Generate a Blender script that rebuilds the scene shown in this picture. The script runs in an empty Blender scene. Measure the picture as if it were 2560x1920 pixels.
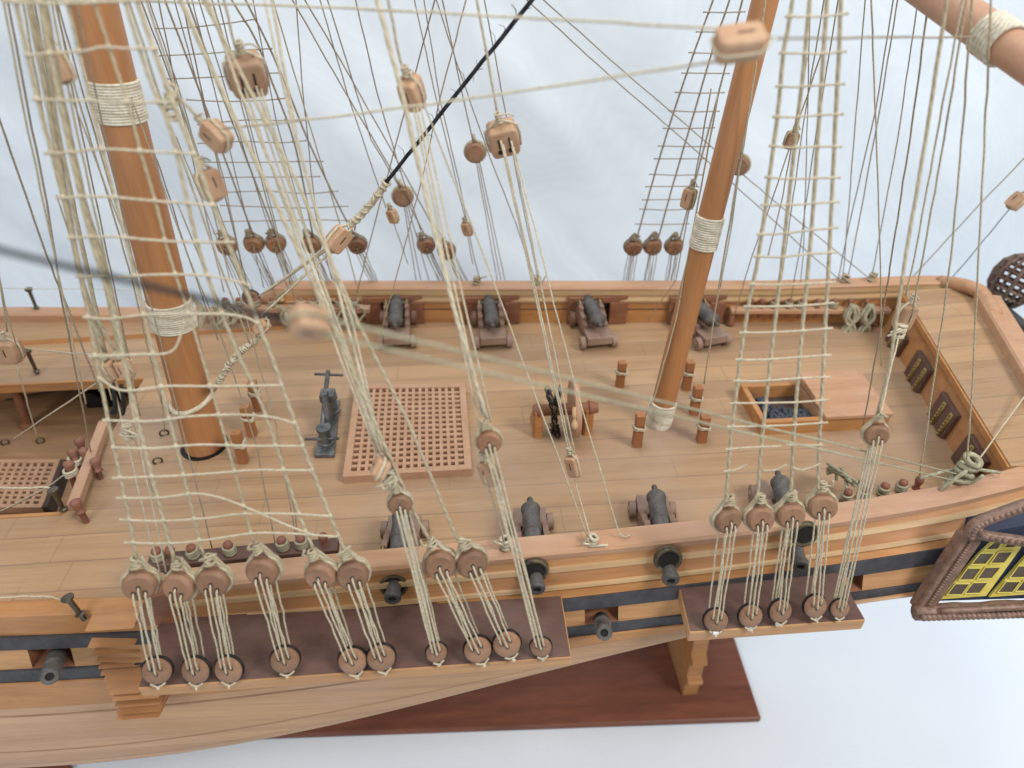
import bpy, bmesh, math, random
import numpy as np
from mathutils import Vector, Matrix, Quaternion
random.seed(7)
V = Vector
scene = bpy.context.scene
scene.unit_settings.system = 'METRIC'
scene.unit_settings.scale_length = 0.05          # one unit is five centimetres of the real model

# ------------------------------------------------------------------ camera
FPX = 1739.0; PITCH = math.radians(36); YAW = math.radians(4.5); CAMH = 4.5 * math.sin(PITCH)
FWD = V((math.sin(YAW) * math.cos(PITCH), math.cos(YAW) * math.cos(PITCH), -math.sin(PITCH)))
RT = V((math.cos(YAW), -math.sin(YAW), 0)); UP = RT.cross(FWD)
CAM = V((0, 0, CAMH))
cd = bpy.data.cameras.new('camera'); cam = bpy.data.objects.new('camera', cd); scene.collection.objects.link(cam)
cam.location = CAM
cam.rotation_euler = Matrix((RT, UP, -FWD)).transposed().to_euler()
cd.sensor_width = 36; cd.lens = 36 * FPX / 2560; cd.clip_start = 0.02; cd.clip_end = 200
cd.dof.use_dof = True; cd.dof.focus_distance = 3.3; cd.dof.aperture_fstop = 0.88
scene.camera = cam
# ------------------------------------------------------------------ world, lamps, exposure
w = bpy.data.worlds.new('World'); scene.world = w; w.use_nodes = True
bg = w.node_tree.nodes['Background']; bg.inputs[0].default_value = (0.93, 0.96, 1.0, 1); bg.inputs[1].default_value = 0.40
def lamp(name, loc, target, size, power, col=(1, 1, 1)):
    l = bpy.data.lights.new(name, 'AREA'); l.shape = 'RECTANGLE'; l.size, l.size_y = size; l.energy = power; l.color = col
    o = bpy.data.objects.new(name, l); scene.collection.objects.link(o); o.location = loc
    o.rotation_euler = (V(target) - V(loc)).to_track_quat('-Z', 'Y').to_euler(); return o
lamp('window_light', (7.0, -2.5, 8.5), (0.5, 3.0, 0), (3.2, 3.2), 1150, (1.0, 0.97, 0.94))
lamp('overhead_softbox', (-1.0, 3.5, 11.0), (0.3, 3.3, 0), (6.0, 5.0), 640, (0.96, 0.98, 1.0))  # added softbox above, out of view, for soft shade under fittings
lamp('fill_light', (-5.5, -4.5, 6.0), (-0.5, 3.0, -1.0), (4.0, 4.0), 420, (0.97, 0.98, 1.0))  # added fill from the front left; brightens hull side and cloth
vs = scene.view_settings; vs.view_transform = 'Standard'; vs.look = 'None'; vs.exposure = -0.19; vs.gamma = 1.0; vs.use_curve_mapping = False
scene.cycles.use_denoising = True
scene.cycles.max_bounces = 8

# ------------------------------------------------------------------ a point seen at pixel (u, v) on a plane of the scene
def ray(u, v): return FWD + RT * ((u - 1280) / FPX) - UP * ((v - 960) / FPX)
def Pz(u, v, z=0.0): r = ray(u, v); return CAM + r * ((z - CAM.z) / r.z)
def Py(u, v, y): r = ray(u, v); return CAM + r * ((y - CAM.y) / r.y)
def Pd(u, v, d): return CAM + ray(u, v) * d
def Pp(u, v, p0, n): r = ray(u, v); return CAM + r * ((p0 - CAM).dot(n) / r.dot(n))

# ------------------------------------------------------------------ materials
def mat(name, col, rough=0.6, metal=0.0, spec=0.4):
    m = bpy.data.materials.new(name); m.use_nodes = True
    b = m.node_tree.nodes['Principled BSDF']; b.inputs['Base Color'].default_value = (*col, 1)
    b.inputs['Roughness'].default_value = rough; b.inputs['Metallic'].default_value = metal
    b.inputs['Specular IOR Level'].default_value = spec
    return m, m.node_tree, b
def N(nt, t, **k):
    n = nt.nodes.new(t)
    for a, x in k.items():
        if a.startswith('i_'): n.inputs[a[2:].replace('_', ' ')].default_value = x
        else: setattr(n, a, x)
    return n
def ramp(nt, stops):
    r = nt.nodes.new('ShaderNodeValToRGB'); e = r.color_ramp.elements
    while len(e) < len(stops): e.new(0.5)
    for i, (p, c) in enumerate(stops): e[i].position = p; e[i].color = (*c, 1)
    return r
def mixc(nt, a, b, f, mode='MIX'):
    n = N(nt, 'ShaderNodeMix', data_type='RGBA', blend_type=mode)
    for s, x in ((6, a), (7, b), (0, f)):
        if hasattr(x, 'links') or hasattr(x, 'is_linked'): nt.links.new(x, n.inputs[s])
        elif s == 0: n.inputs[0].default_value = x
        else: n.inputs[s].default_value = (*x, 1)
    return n.outputs[2]
def wood(name, c1, c2, scale=(1.2, 14, 14), planks=None, rough=0.55, dust=0.25, seam=(0.2, 0.13, 0.08), seamf=0.5, dustc=(0.42, 0.36, 0.32), bump=0.12, axis='Y', per_island=0.0, spec=0.35, seamw=0.045):
    m, nt, b = mat(name, c1, rough, 0, spec); L = nt.links.new
    tc = N(nt, 'ShaderNodeTexCoord'); mp = N(nt, 'ShaderNodeMapping'); mp.inputs['Scale'].default_value = scale
    L(tc.outputs['Object'], mp.inputs[0])
    src = mp.outputs[0]
    if planks:
        sep = N(nt, 'ShaderNodeSeparateXYZ'); L(tc.outputs['Object'], sep.inputs[0])
        d = N(nt, 'ShaderNodeMath', operation='DIVIDE'); L(sep.outputs[axis], d.inputs[0]); d.inputs[1].default_value = planks
        fl = N(nt, 'ShaderNodeMath', operation='FLOOR'); L(d.outputs[0], fl.inputs[0])
        fr = N(nt, 'ShaderNodeMath', operation='FRACT'); L(d.outputs[0], fr.inputs[0])
        wn = N(nt, 'ShaderNodeTexWhiteNoise', noise_dimensions='1D'); L(fl.outputs[0], wn.inputs['W'])
        add = N(nt, 'ShaderNodeVectorMath', operation='ADD'); sc = N(nt, 'ShaderNodeVectorMath', operation='SCALE'); sc.inputs['Scale'].default_value = 9.0
        L(wn.outputs['Color'], sc.inputs[0]); L(mp.outputs[0], add.inputs[0]); L(sc.outputs[0], add.inputs[1]); src = add.outputs[0]
    n1 = N(nt, 'ShaderNodeTexNoise', i_Scale=1.6, i_Detail=7.0, i_Roughness=0.62); L(src, n1.inputs['Vector'])
    n2 = N(nt, 'ShaderNodeTexNoise', i_Scale=9.0, i_Detail=4.0, i_Roughness=0.6); L(src, n2.inputs['Vector'])
    r1 = ramp(nt, [(0.3, c2), (0.68, c1)]); L(n1.outputs['Fac'], r1.inputs[0])
    r2 = ramp(nt, [(0.25, (0.88, 0.87, 0.86)), (0.75, (1.07, 1.06, 1.05))]); L(n2.outputs['Fac'], r2.inputs[0])
    col = mixc(nt, r1.outputs[0], r2.outputs[0], 1.0, 'MULTIPLY')
    if planks:
        rv = ramp(nt, [(0.0, (0.86, 0.84, 0.83)), (1.0, (1.1, 1.08, 1.06))]); L(wn.outputs['Value'], rv.inputs[0])
        col = mixc(nt, col, rv.outputs[0], 1.0, 'MULTIPLY')
        pp = N(nt, 'ShaderNodeMath', operation='PINGPONG'); L(fr.outputs[0], pp.inputs[0]); pp.inputs[1].default_value = 0.5
        rs = ramp(nt, [(0.0, (1, 1, 1)), (seamw, (0, 0, 0))]); L(pp.outputs[0], rs.inputs[0])
        n4 = N(nt, 'ShaderNodeTexNoise', i_Scale=1.1, i_Detail=2.0); L(src, n4.inputs['Vector'])
        r4 = ramp(nt, [(0.3, (seamf * .4,) * 3), (0.58, (seamf,) * 3)]); L(n4.outputs['Fac'], r4.inputs[0])
        sm = mixc(nt, rs.outputs[0], r4.outputs[0], 1.0, 'MULTIPLY')
        col = mixc(nt, col, seam, sm)
        if axis == 'Y':                               # butt joints, staggered from plank to plank
            j1 = N(nt, 'ShaderNodeMath', operation='MULTIPLY_ADD'); L(wn.outputs['Value'], j1.inputs[0]); j1.inputs[1].default_value = 3.7; L(sep.outputs['X'], j1.inputs[2])
            j2 = N(nt, 'ShaderNodeMath', operation='PINGPONG'); L(j1.outputs[0], j2.inputs[0]); j2.inputs[1].default_value = 0.62
            rj = ramp(nt, [(0.0, (.45,) * 3), (0.006, (0, 0, 0))]); L(j2.outputs[0], rj.inputs[0]); col = mixc(nt, col, seam, rj.outputs[0])
    nd = N(nt, 'ShaderNodeTexNoise', i_Scale=1.3, i_Detail=6.0, i_Roughness=0.65); L(tc.outputs['Object'], nd.inputs['Vector'])
    rd = ramp(nt, [(0.42, (0, 0, 0)), (0.75, (dust,) * 3)]); L(nd.outputs['Fac'], rd.inputs[0])
    col = mixc(nt, col, dustc, rd.outputs[0])
    if per_island:
        g = N(nt, 'ShaderNodeObjectInfo'); rg = ramp(nt, [(0, (1 - per_island,) * 3), (1, (1 + per_island,) * 3)]); L(g.outputs['Random'], rg.inputs[0])
        col = mixc(nt, col, rg.outputs[0], 1.0, 'MULTIPLY')
    L(col, b.inputs['Base Color'])
    bp = N(nt, 'ShaderNodeBump', i_Strength=bump, i_Distance=0.01); L(n2.outputs['Fac'], bp.inputs['Height']); L(bp.outputs[0], b.inputs['Normal'])
    rr = N(nt, 'ShaderNodeMapRange'); rr.inputs['To Min'].default_value = rough - 0.1; rr.inputs['To Max'].default_value = rough + 0.15
    L(n1.outputs['Fac'], rr.inputs[0]); L(rr.outputs[0], b.inputs['Roughness'])
    return m
def rope_mat(name, c1, c2, k=0.10, bump=0.55):
    m, nt, b = mat(name, c1, 0.85, 0, 0.2); L = nt.links.new
    uv = N(nt, 'ShaderNodeUVMap'); sep = N(nt, 'ShaderNodeSeparateXYZ'); L(uv.outputs[0], sep.inputs[0])
    a = N(nt, 'ShaderNodeMath', operation='MULTIPLY'); L(sep.outputs['X'], a.inputs[0]); a.inputs[1].default_value = 2.0
    c = N(nt, 'ShaderNodeMath', operation='MULTIPLY_ADD'); L(sep.outputs['Y'], c.inputs[0]); c.inputs[1].default_value = k; L(a.outputs[0], c.inputs[2])
    f = N(nt, 'ShaderNodeMath', operation='PINGPONG'); L(c.outputs[0], f.inputs[0]); f.inputs[1].default_value = 0.5
    tc = N(nt, 'ShaderNodeTexCoord')
    n1 = N(nt, 'ShaderNodeTexNoise', i_Scale=60.0, i_Detail=3.0); L(tc.outputs['Object'], n1.inputs['Vector'])
    n3 = N(nt, 'ShaderNodeTexNoise', i_Scale=1.5, i_Detail=3.0); L(tc.outputs['Object'], n3.inputs['Vector'])
    r = ramp(nt, [(0.0, c2), (0.32, c1)]); L(f.outputs[0], r.inputs[0])
    r2 = ramp(nt, [(0.3, (0.8, 0.79, 0.77)), (0.7, (1.1, 1.1, 1.1))]); L(n1.outputs['Fac'], r2.inputs[0])
    r3 = ramp(nt, [(0.35, (0.86, 0.84, 0.8)), (0.65, (1.05, 1.05, 1.05))]); L(n3.outputs['Fac'], r3.inputs[0])
    col = mixc(nt, mixc(nt, r.outputs[0], r2.outputs[0], 1.0, 'MULTIPLY'), r3.outputs[0], 1.0, 'MULTIPLY')
    L(col, b.inputs['Base Color'])
    bp = N(nt, 'ShaderNodeBump', i_Strength=bump, i_Distance=0.006); L(f.outputs[0], bp.inputs['Height']); L(bp.outputs[0], b.inputs['Normal'])
    return m
def spotty(name, c1, c2, scale=20, rough=0.6, metal=0.0, bump=0.2, lo=0.35, hi=0.7, spec=0.4):
    m, nt, b = mat(name, c1, rough, metal, spec); L = nt.links.new
    tc = N(nt, 'ShaderNodeTexCoord'); n1 = N(nt, 'ShaderNodeTexNoise', i_Scale=scale, i_Detail=6.0, i_Roughness=0.65); L(tc.outputs['Object'], n1.inputs['Vector'])
    r = ramp(nt, [(lo, c1), (hi, c2)]); L(n1.outputs['Fac'], r.inputs[0]); L(r.outputs[0], b.inputs['Base Color'])
    bp = N(nt, 'ShaderNodeBump', i_Strength=bump, i_Distance=0.01); L(n1.outputs['Fac'], bp.inputs['Height']); L(bp.outputs[0], b.inputs['Normal'])
    return m
M = {}
M['deck'] = wood('deck_planking', (0.44, 0.285, 0.155), (0.34, 0.205, 0.105), (0.42, 8, 8), planks=0.17, dust=0.7, seamf=0.85, dustc=(0.345, 0.255, 0.19), rough=0.6, seamw=.04, seam=(.17, .11, .075))
M['lowdeck'] = wood('lower_deck_planking', (0.40, 0.23, 0.11), (0.27, 0.15, 0.075), (0.9, 9, 9), planks=0.11, dust=0.25, seamf=0.4)
M['side'] = wood('side_planking', (0.53, 0.30, 0.135), (0.36, 0.18, 0.075), (0.7, 6, 16), dust=0.2, dustc=(0.5, 0.38, 0.28), bump=0.1)
M['bottom'] = wood('bottom_planking', (0.535, 0.335, 0.18), (0.42, 0.24, 0.125), (0.6, 5, 16), planks=0.083, axis='Z', seamw=.09, dust=0.5, dustc=(0.5, 0.35, 0.28), seamf=0.15, seam=(0.25, 0.12, 0.07))
M['upper'] = wood('upper_side_planking', (0.48, 0.242, 0.098), (0.34, 0.15, 0.058), (0.6, 5, 9), dust=0.3, dustc=(0.5, 0.33, 0.22), bump=0.1)
M['seam'] = spotty('plank_seam_brown', (0.27, 0.135, 0.075), (0.42, 0.24, 0.135), 3, 0.7)
M['cap'] = wood('cap_rail_wood', (0.50, 0.295, 0.17), (0.40, 0.21, 0.11), (0.8, 9, 9), dust=0.5, dustc=(0.46, 0.32, 0.26))
M['orange'] = wood('honey_wood', (0.50, 0.245, 0.085), (0.36, 0.155, 0.05), (1.0, 10, 10), dust=0.12, bump=0.08, rough=0.5)
M['cream'] = wood('pale_moulding', (0.56, 0.39, 0.20), (0.44, 0.27, 0.13), (1.0, 10, 10), dust=0.3)
M['mast'] = wood('mast_wood', (0.46, 0.215, 0.082), (0.37, 0.16, 0.058), (9, 9, 0.7), dust=0.1, bump=0.06, rough=0.42, spec=0.5)
M['spar'] = wood('pale_spar_wood', (0.53, 0.305, 0.185), (0.45, 0.245, 0.145), (4, 4, 4), dust=0.3, bump=0.05)
M['reddish'] = wood('red_brown_wood', (0.27, 0.115, 0.055), (0.19, 0.075, 0.04), (3, 9, 9), dust=0.2, dustc=(0.34, 0.24, 0.2))
M['plum'] = wood('dark_plum_board', (0.125, 0.063, 0.046), (0.09, 0.046, 0.036), (3, 12, 12), dust=0.5, dustc=(0.2, 0.145, 0.12), rough=0.62)
M['board'] = wood('mahogany_board', (0.22, 0.078, 0.045), (0.115, 0.043, 0.03), (0.9, 7, 7), dust=0.1, dustc=(0.3, 0.17, 0.13), rough=0.42)
M['carriage'] = wood('dusty_carriage_wood', (0.25, 0.15, 0.1), (0.17, 0.09, 0.06), (8, 8, 8), dust=0.75, dustc=(0.36, 0.28, 0.22))
M['deadeye'] = wood('deadeye_wood', (0.285, 0.15, 0.08), (0.185, 0.09, 0.048), (10, 10, 10), dust=0.6, dustc=(0.32, 0.24, 0.18), per_island=0.18, bump=0.15)
M['block'] = wood('block_wood', (0.50, 0.315, 0.19), (0.40, 0.225, 0.125), (8, 8, 8), dust=0.4, dustc=(0.46, 0.34, 0.25), per_island=0.15)
M['grate'] = wood('grating_wood', (0.47, 0.285, 0.175), (0.38, 0.21, 0.12), (5, 5, 5), dust=0.35, dustc=(0.46, 0.3, 0.24))
M['bitt'] = wood('bitt_wood', (0.38, 0.165, 0.06), (0.27, 0.105, 0.04), (9, 9, 2), dust=0.25, dustc=(0.4, 0.27, 0.2))
M['pin'] = wood('belaying_pin_wood', (0.25, 0.095, 0.055), (0.18, 0.065, 0.04), (10, 10, 10), dust=0.35, dustc=(0.36, 0.25, 0.2))
M['gunmetal'] = spotty('gun_metal', (0.058, 0.053, 0.050), (0.145, 0.133, 0.12), 22, 0.66, 0.1, 0.3)
M['pumpmetal'] = spotty('pump_metal', (0.06, 0.065, 0.068), (0.2, 0.2, 0.19), 18, 0.45, 0.4, 0.25)
M['black'] = spotty('black_paint', (0.036, 0.035, 0.039), (0.068, 0.066, 0.07), 14, 0.55, 0, 0.12)
M['hole_shade'] = spotty('painted_hole_shade', (0.01, 0.008, 0.007), (0.02, 0.016, 0.013), 8, 0.9)  # near-black paint standing for the shade inside ports, bores, holes and slots
M['darkbrown'] = spotty('shade_and_seam_brown', (0.05, 0.03, 0.022), (0.08, 0.05, 0.035), 8, 0.8)  # brown darkened to paint shade in waist and hatches; also the seam's colour
M['ironblack'] = spotty('iron_black', (0.012, 0.012, 0.013), (0.035, 0.033, 0.03), 30, 0.4, 0.6)
M['ring'] = spotty('tarnished_ring', (0.055, 0.045, 0.03), (0.2, 0.16, 0.09), 22, 0.5, 0.5, 0.3)
M['brass'] = spotty('old_brass', (0.3, 0.2, 0.07), (0.5, 0.36, 0.15), 30, 0.35, 0.8, 0.2)
M['nail'] = spotty('steel_pin', (0.09, 0.075, 0.055), (0.2, 0.17, 0.12), 40, 0.35, 0.8, 0.1)
M['carved'] = spotty('carved_bronze_brown', (0.15, 0.09, 0.065), (0.27, 0.17, 0.125), 26, 0.45, 0.15, 0.5)
M['navy'] = spotty('navy_paint', (0.018, 0.024, 0.05), (0.035, 0.045, 0.085), 12, 0.5)
M['yellow'] = spotty('yellow_paint', (0.60, 0.50, 0.09), (0.70, 0.60, 0.17), 14, 0.5)
M['pane'] = spotty('window_recess', (0.07, 0.055, 0.04), (0.13, 0.1, 0.075), 10, 0.5)
M['lantern'] = spotty('lantern_bronze', (0.1, 0.06, 0.045), (0.19, 0.125, 0.095), 20, 0.5, 0.2, 0.3)
M['shot'] = spotty('blue_black_beads', (0.02, 0.026, 0.035), (0.055, 0.068, 0.085), 25, 0.45)
M['gold'] = spotty('worn_gold', (0.22, 0.15, 0.045), (0.36, 0.26, 0.1), 40, 0.45, 0.4)
M['white'] = spotty('white_chip', (0.7, 0.7, 0.72), (0.8, 0.8, 0.8), 20, 0.6)
M['rope'] = rope_mat('pale_rope', (0.60, 0.54, 0.41), (0.48, 0.42, 0.30), k=.16, bump=.35)
M['rope_tan'] = rope_mat('tan_rope', (0.50, 0.44, 0.31), (0.38, 0.325, 0.22), k=.14, bump=.4)
M['rope_grey'] = rope_mat('grey_backlit_rope', (0.36, 0.305, 0.225), (0.25, 0.205, 0.15), k=.16, bump=.35)  # grey-brown; on the far lines it paints their backlit darkening
M['rope_black'] = rope_mat('black_rope', (0.04, 0.042, 0.048), (0.012, 0.012, 0.015))
M['rope_green'] = rope_mat('greenish_rope', (0.40, 0.38, 0.27), (0.3, 0.275, 0.19), k=.16, bump=.35)
M['wrap'] = rope_mat('cream_wrapping', (0.70, 0.66, 0.55), (0.56, 0.51, 0.4), k=0.35)
def cloth_mat(name, c, weave, strength):
    m, nt, b = mat(name, c, 0.9, 0, 0.1); L = nt.links.new
    tc = N(nt, 'ShaderNodeTexCoord')
    v1 = N(nt, 'ShaderNodeTexVoronoi', i_Scale=weave); v1.inputs['Randomness'].default_value = 0.15; L(tc.outputs['Object'], v1.inputs['Vector'])
    r = ramp(nt, [(0.1, tuple(x * 0.90 for x in c)), (0.42, c)]); L(v1.outputs['Distance'], r.inputs[0])
    n = N(nt, 'ShaderNodeTexNoise', i_Scale=0.7, i_Detail=4.0); L(tc.outputs['Object'], n.inputs['Vector'])
    r2 = ramp(nt, [(0.3, (0.95, 0.955, 0.965)), (0.7, (1.02, 1.02, 1.02))]); L(n.outputs['Fac'], r2.inputs[0])
    L(mixc(nt, r.outputs[0], r2.outputs[0], 1.0, 'MULTIPLY'), b.inputs['Base Color'])
    bp = N(nt, 'ShaderNodeBump', i_Strength=strength, i_Distance=0.01); L(v1.outputs['Distance'], bp.inputs['Height']); L(bp.outputs[0], b.inputs['Normal'])
    return m
M['cloth'] = cloth_mat('white_woven_cloth', (0.77, 0.845, 0.92), 26, 0.12)
M['sheet'] = cloth_mat('hanging_white_sheet', (0.78, 0.845, 0.895), 60, 0.0)

# ------------------------------------------------------------------ mesh builder
def frame_of(d):
    d = d.normalized(); a = V((0, 0, 1)) if abs(d.z) < 0.9 else V((1, 0, 0))
    x = a.cross(d).normalized(); return x, d.cross(x)
class MB:
    def __init__(s): s.v = []; s.f = []; s.mi = []; s.uv = {}; s.cur = 0
    def face(s, idx, uv=None):
        if uv: s.uv[len(s.f)] = uv
        s.f.append(tuple(idx)); s.mi.append(s.cur)
    def quad(s, a, b, c, d):
        n = len(s.v); s.v += [V(a), V(b), V(c), V(d)]; s.face((n, n + 1, n + 2, n + 3)); return s
    def hexa(s, p):                                   # 8 corners: bottom 4 ccw, top 4 ccw
        n = len(s.v); s.v += [V(x) for x in p]
        for q in ((3, 2, 1, 0), (4, 5, 6, 7), (0, 1, 5, 4), (1, 2, 6, 5), (2, 3, 7, 6), (3, 0, 4, 7)): s.face([n + i for i in q])
        return s
    def box(s, c, size, rot=None):
        c = V(c); h = V(size) / 2; R = rot if rot else Matrix.Identity(3)
        return s.hexa([c + R @ V((x * h.x, y * h.y, z * h.z)) for z in (-1, 1) for x, y in ((-1, -1), (1, -1), (1, 1), (-1, 1))])
    def prism(s, poly, off):                           # planar polygon extruded by vector off
        n = len(s.v); k = len(poly); off = V(off); s.v += [V(p) for p in poly] + [V(p) + off for p in poly]
        s.face([n + i for i in range(k)][::-1]); s.face([n + k + i for i in range(k)])
        for i in range(k): j = (i + 1) % k; s.face((n + i, n + j, n + k + j, n + k + i))
        return s
    def tube(s, pts, r, n=6, cap=True, closed=False):
        pts = [V(p) for p in pts]; m = len(pts); rr = r if isinstance(r, (list, tuple)) else [r] * m
        base = len(s.v); acc = 0.0; ax = None; ls = []
        for i, p in enumerate(pts):
            if closed: d = pts[(i + 1) % m] - pts[i - 1]
            else: d = pts[min(i + 1, m - 1)] - pts[max(i - 1, 0)]
            if d.length < 1e-9: d = V((0, 0, 1))
            d.normalize()
            if ax is None: ax, ay = frame_of(d)
            else:
                ax = (ax - d * ax.dot(d)); ax = ax.normalized() if ax.length > 1e-6 else frame_of(d)[0]; ay = d.cross(ax)
            if i: acc += (p - pts[i - 1]).length
            ls.append(acc / max(rr[min(i, len(rr) - 1)], 1e-5) if not isinstance(r, (list, tuple)) else acc / max(rr[0], 1e-5))
            for j in range(n):
                t = 2 * math.pi * j / n; s.v.append(p + (ax * math.cos(t) + ay * math.sin(t)) * rr[i])
        for i in range(m if closed else m - 1):
            i2 = (i + 1) % m
            for j in range(n):
                j2 = (j + 1) % n; u0, u1 = j / n, (j + 1) / n; l0 = ls[i]; l1 = ls[i2] if i2 else ls[i] + 4
                s.face((base + i * n + j, base + i * n + j2, base + i2 * n + j2, base + i2 * n + j), ((u0, l0), (u1, l0), (u1, l1), (u0, l1)))
        if cap and not closed:
            s.face([base + j for j in range(n)][::-1]); s.face([base + (m - 1) * n + j for j in range(n)])
        return s
    def lathe(s, o, axis, prof, n=20):                 # prof: (distance along the axis, radius)
        o = V(o); d = V(axis).normalized(); x, y = frame_of(d); base = len(s.v)
        for h, r in prof:
            for j in range(n):
                t = 2 * math.pi * j / n; s.v.append(o + d * h + (x * math.cos(t) + y * math.sin(t)) * max(r, 1e-5))
        k = len(prof); acc = [0]
        for i in range(1, k): acc.append(acc[-1] + math.hypot(prof[i][0] - prof[i - 1][0], prof[i][1] - prof[i - 1][1]))
        for i in range(k - 1):
            for j in range(n):
                j2 = (j + 1) % n; s.face((base + i * n + j, base + i * n + j2, base + (i + 1) * n + j2, base + (i + 1) * n + j), ((j / n, acc[i] * 40), ((j + 1) / n, acc[i] * 40), ((j + 1) / n, acc[i + 1] * 40), (j / n, acc[i + 1] * 40)))
        s.face([base + j for j in range(n)][::-1]); s.face([base + (k - 1) * n + j for j in range(n)])
        return s
    def sheet(s, rows):                                # rows of points -> quads
        base = len(s.v); k = len(rows[0])
        for r in rows: s.v += [V(p) for p in r]
        for i in range(len(rows) - 1):
            for j in range(k - 1): s.face((base + i * k + j, base + i * k + j + 1, base + (i + 1) * k + j + 1, base + (i + 1) * k + j))
        return s
    def ball(s, c, r, n=8):
        prof = [(r * -math.cos(math.pi * i / n), r * math.sin(math.pi * i / n)) for i in range(n + 1)]
        return s.lathe(c, (0, 0, 1), prof, max(8, n))
    def build(s, name, m, parent=None, org=None, smooth=False, bevel=0.0, solid=0.0):
        mats = m if isinstance(m, (list, tuple)) else [m]
        o0 = V((0, 0, 0)); p = parent
        while p: o0 += p.location; p = p.parent
        loc = V((0, 0, 0))
        if org is not None: loc = V(org) - o0
        me = bpy.data.meshes.new(name)
        me.from_pydata([tuple(v - o0 - loc) for v in s.v], [], s.f)
        for x in mats: me.materials.append(M[x] if isinstance(x, str) else x)
        me.polygons.foreach_set('material_index', s.mi)
        if s.uv:
            ul = me.uv_layers.new(name='UVMap')
            for pi, uv in s.uv.items():
                for li, c in zip(me.polygons[pi].loop_indices, uv): ul.data[li].uv = c
        if smooth:
            me.polygons.foreach_set('use_smooth', [True] * len(s.f))
        me.update()
        ob = bpy.data.objects.new(name, me); scene.collection.objects.link(ob); ob.location = loc
        if parent: ob.parent = parent
        if smooth == 'auto':
            bm = bmesh.new(); bm.from_mesh(me)
            for e in bm.edges: e.smooth = len(e.link_faces) == 2 and e.calc_face_angle(0) < 0.7
            bm.to_mesh(me); bm.free()
        if solid: q = ob.modifiers.new('solid', 'SOLIDIFY'); q.thickness = solid; q.offset = 0
        if bevel: q = ob.modifiers.new('bevel', 'BEVEL'); q.width = bevel; q.segments = 2; q.limit_method = 'ANGLE'
        return ob
def thing(name, label, cat, loc=(0, 0, 0), group=None):
    o = bpy.data.objects.new(name, None); scene.collection.objects.link(o); o.location = loc; o.empty_display_size = 0.1
    return tag(o, label, cat, group)
def tag(o, label=None, cat=None, group=None, kind=None):
    if label: o['label'] = label
    if cat: o['category'] = cat
    if group: o['group'] = group
    if kind: o['kind'] = kind
    return o
def copy_tree(o, parent=None):
    c = o.copy(); scene.collection.objects.link(c)
    if parent: c.parent = parent
    for ch in list(o.children): copy_tree(ch, c)
    return c
def seg(a, b, n, wob=0.0, sag=0.0):
    a, b = V(a), V(b); out = []; ph = [random.random() * 6.28 for _ in range(4)]; x, y = frame_of(b - a) if (b - a).length > 1e-6 else (V((1, 0, 0)), V((0, 1, 0)))
    for i in range(n + 1):
        t = i / n; e = math.sin(math.pi * t)
        p = a.lerp(b, t) + V((0, 0, -sag * 4 * t * (1 - t)))
        if wob: p = p + x * wob * e * (math.sin(t * 9 + ph[0]) + 0.6 * math.sin(t * 23 + ph[1])) + y * wob * e * (math.sin(t * 11 + ph[2]) + 0.6 * math.sin(t * 27 + ph[3]))
        out.append(p)
    return out
def smooth_path(pts, n=8):                            # Catmull-Rom
    pts = [V(p) for p in pts]; P = [2 * pts[0] - pts[1]] + pts + [2 * pts[-1] - pts[-2]]; out = []
    for i in range(1, len(P) - 2):
        for k in range(n):
            t = k / n; a, b, c, d = P[i - 1], P[i], P[i + 1], P[i + 2]
            out.append(0.5 * ((2 * b) + (c - a) * t + (2 * a - 5 * b + 4 * c - d) * t * t + (3 * b - a - 3 * c + d) * t ** 3))
    out.append(pts[-1]); return out
# ------------------------------------------------------------------ setting: table cloth and hanging sheet
TZ = -2.55
from mathutils import noise as NZ
mb = MB()
xs = np.linspace(-9, 11, 90); ys = np.linspace(-3, 7.6, 60)
mb.sheet([[(x, y, TZ + 0.012 * NZ.noise(V((x * 0.5, y * 0.5, 3)))) for x in xs] for y in ys])
tag(mb.build('table_cloth', 'cloth', smooth=True), kind='structure')
mb = MB(); rows = []
for k in range(150):
    s = k / 149 * 11.5; row = []
    for x in np.linspace(-9, 12, 190):
        if s < 1.2: a = s / 1.2 * math.pi / 2; y = 7.3 + 0.76 * math.sin(a) - 0.9; z = TZ + 0.02 + 0.76 * (1 - math.cos(a))
        else: y = 7.16; z = TZ + 0.78 + (s - 1.2)
        f = min(1, s / 1.5)
        q = x * 0.85 + z * 0.75
        d = 0.15 * NZ.noise(V((q * 0.75, (x - z) * 0.16, 1))) + 0.055 * abs(NZ.noise(V((q * 1.9, (x - z) * 0.3, 7)))) + 0.14 * NZ.noise(V((x * 0.3, z * 0.5, 4)))
        d += 0.012 * NZ.noise(V((x * 2.2 - z * 1.1, z * 1.3, 9)))
        row.append((x, y - d * f, z))
    rows.append(row)
mb.sheet(rows); tag(mb.build('backdrop_sheet', 'sheet', smooth=True), kind='structure')

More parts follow.
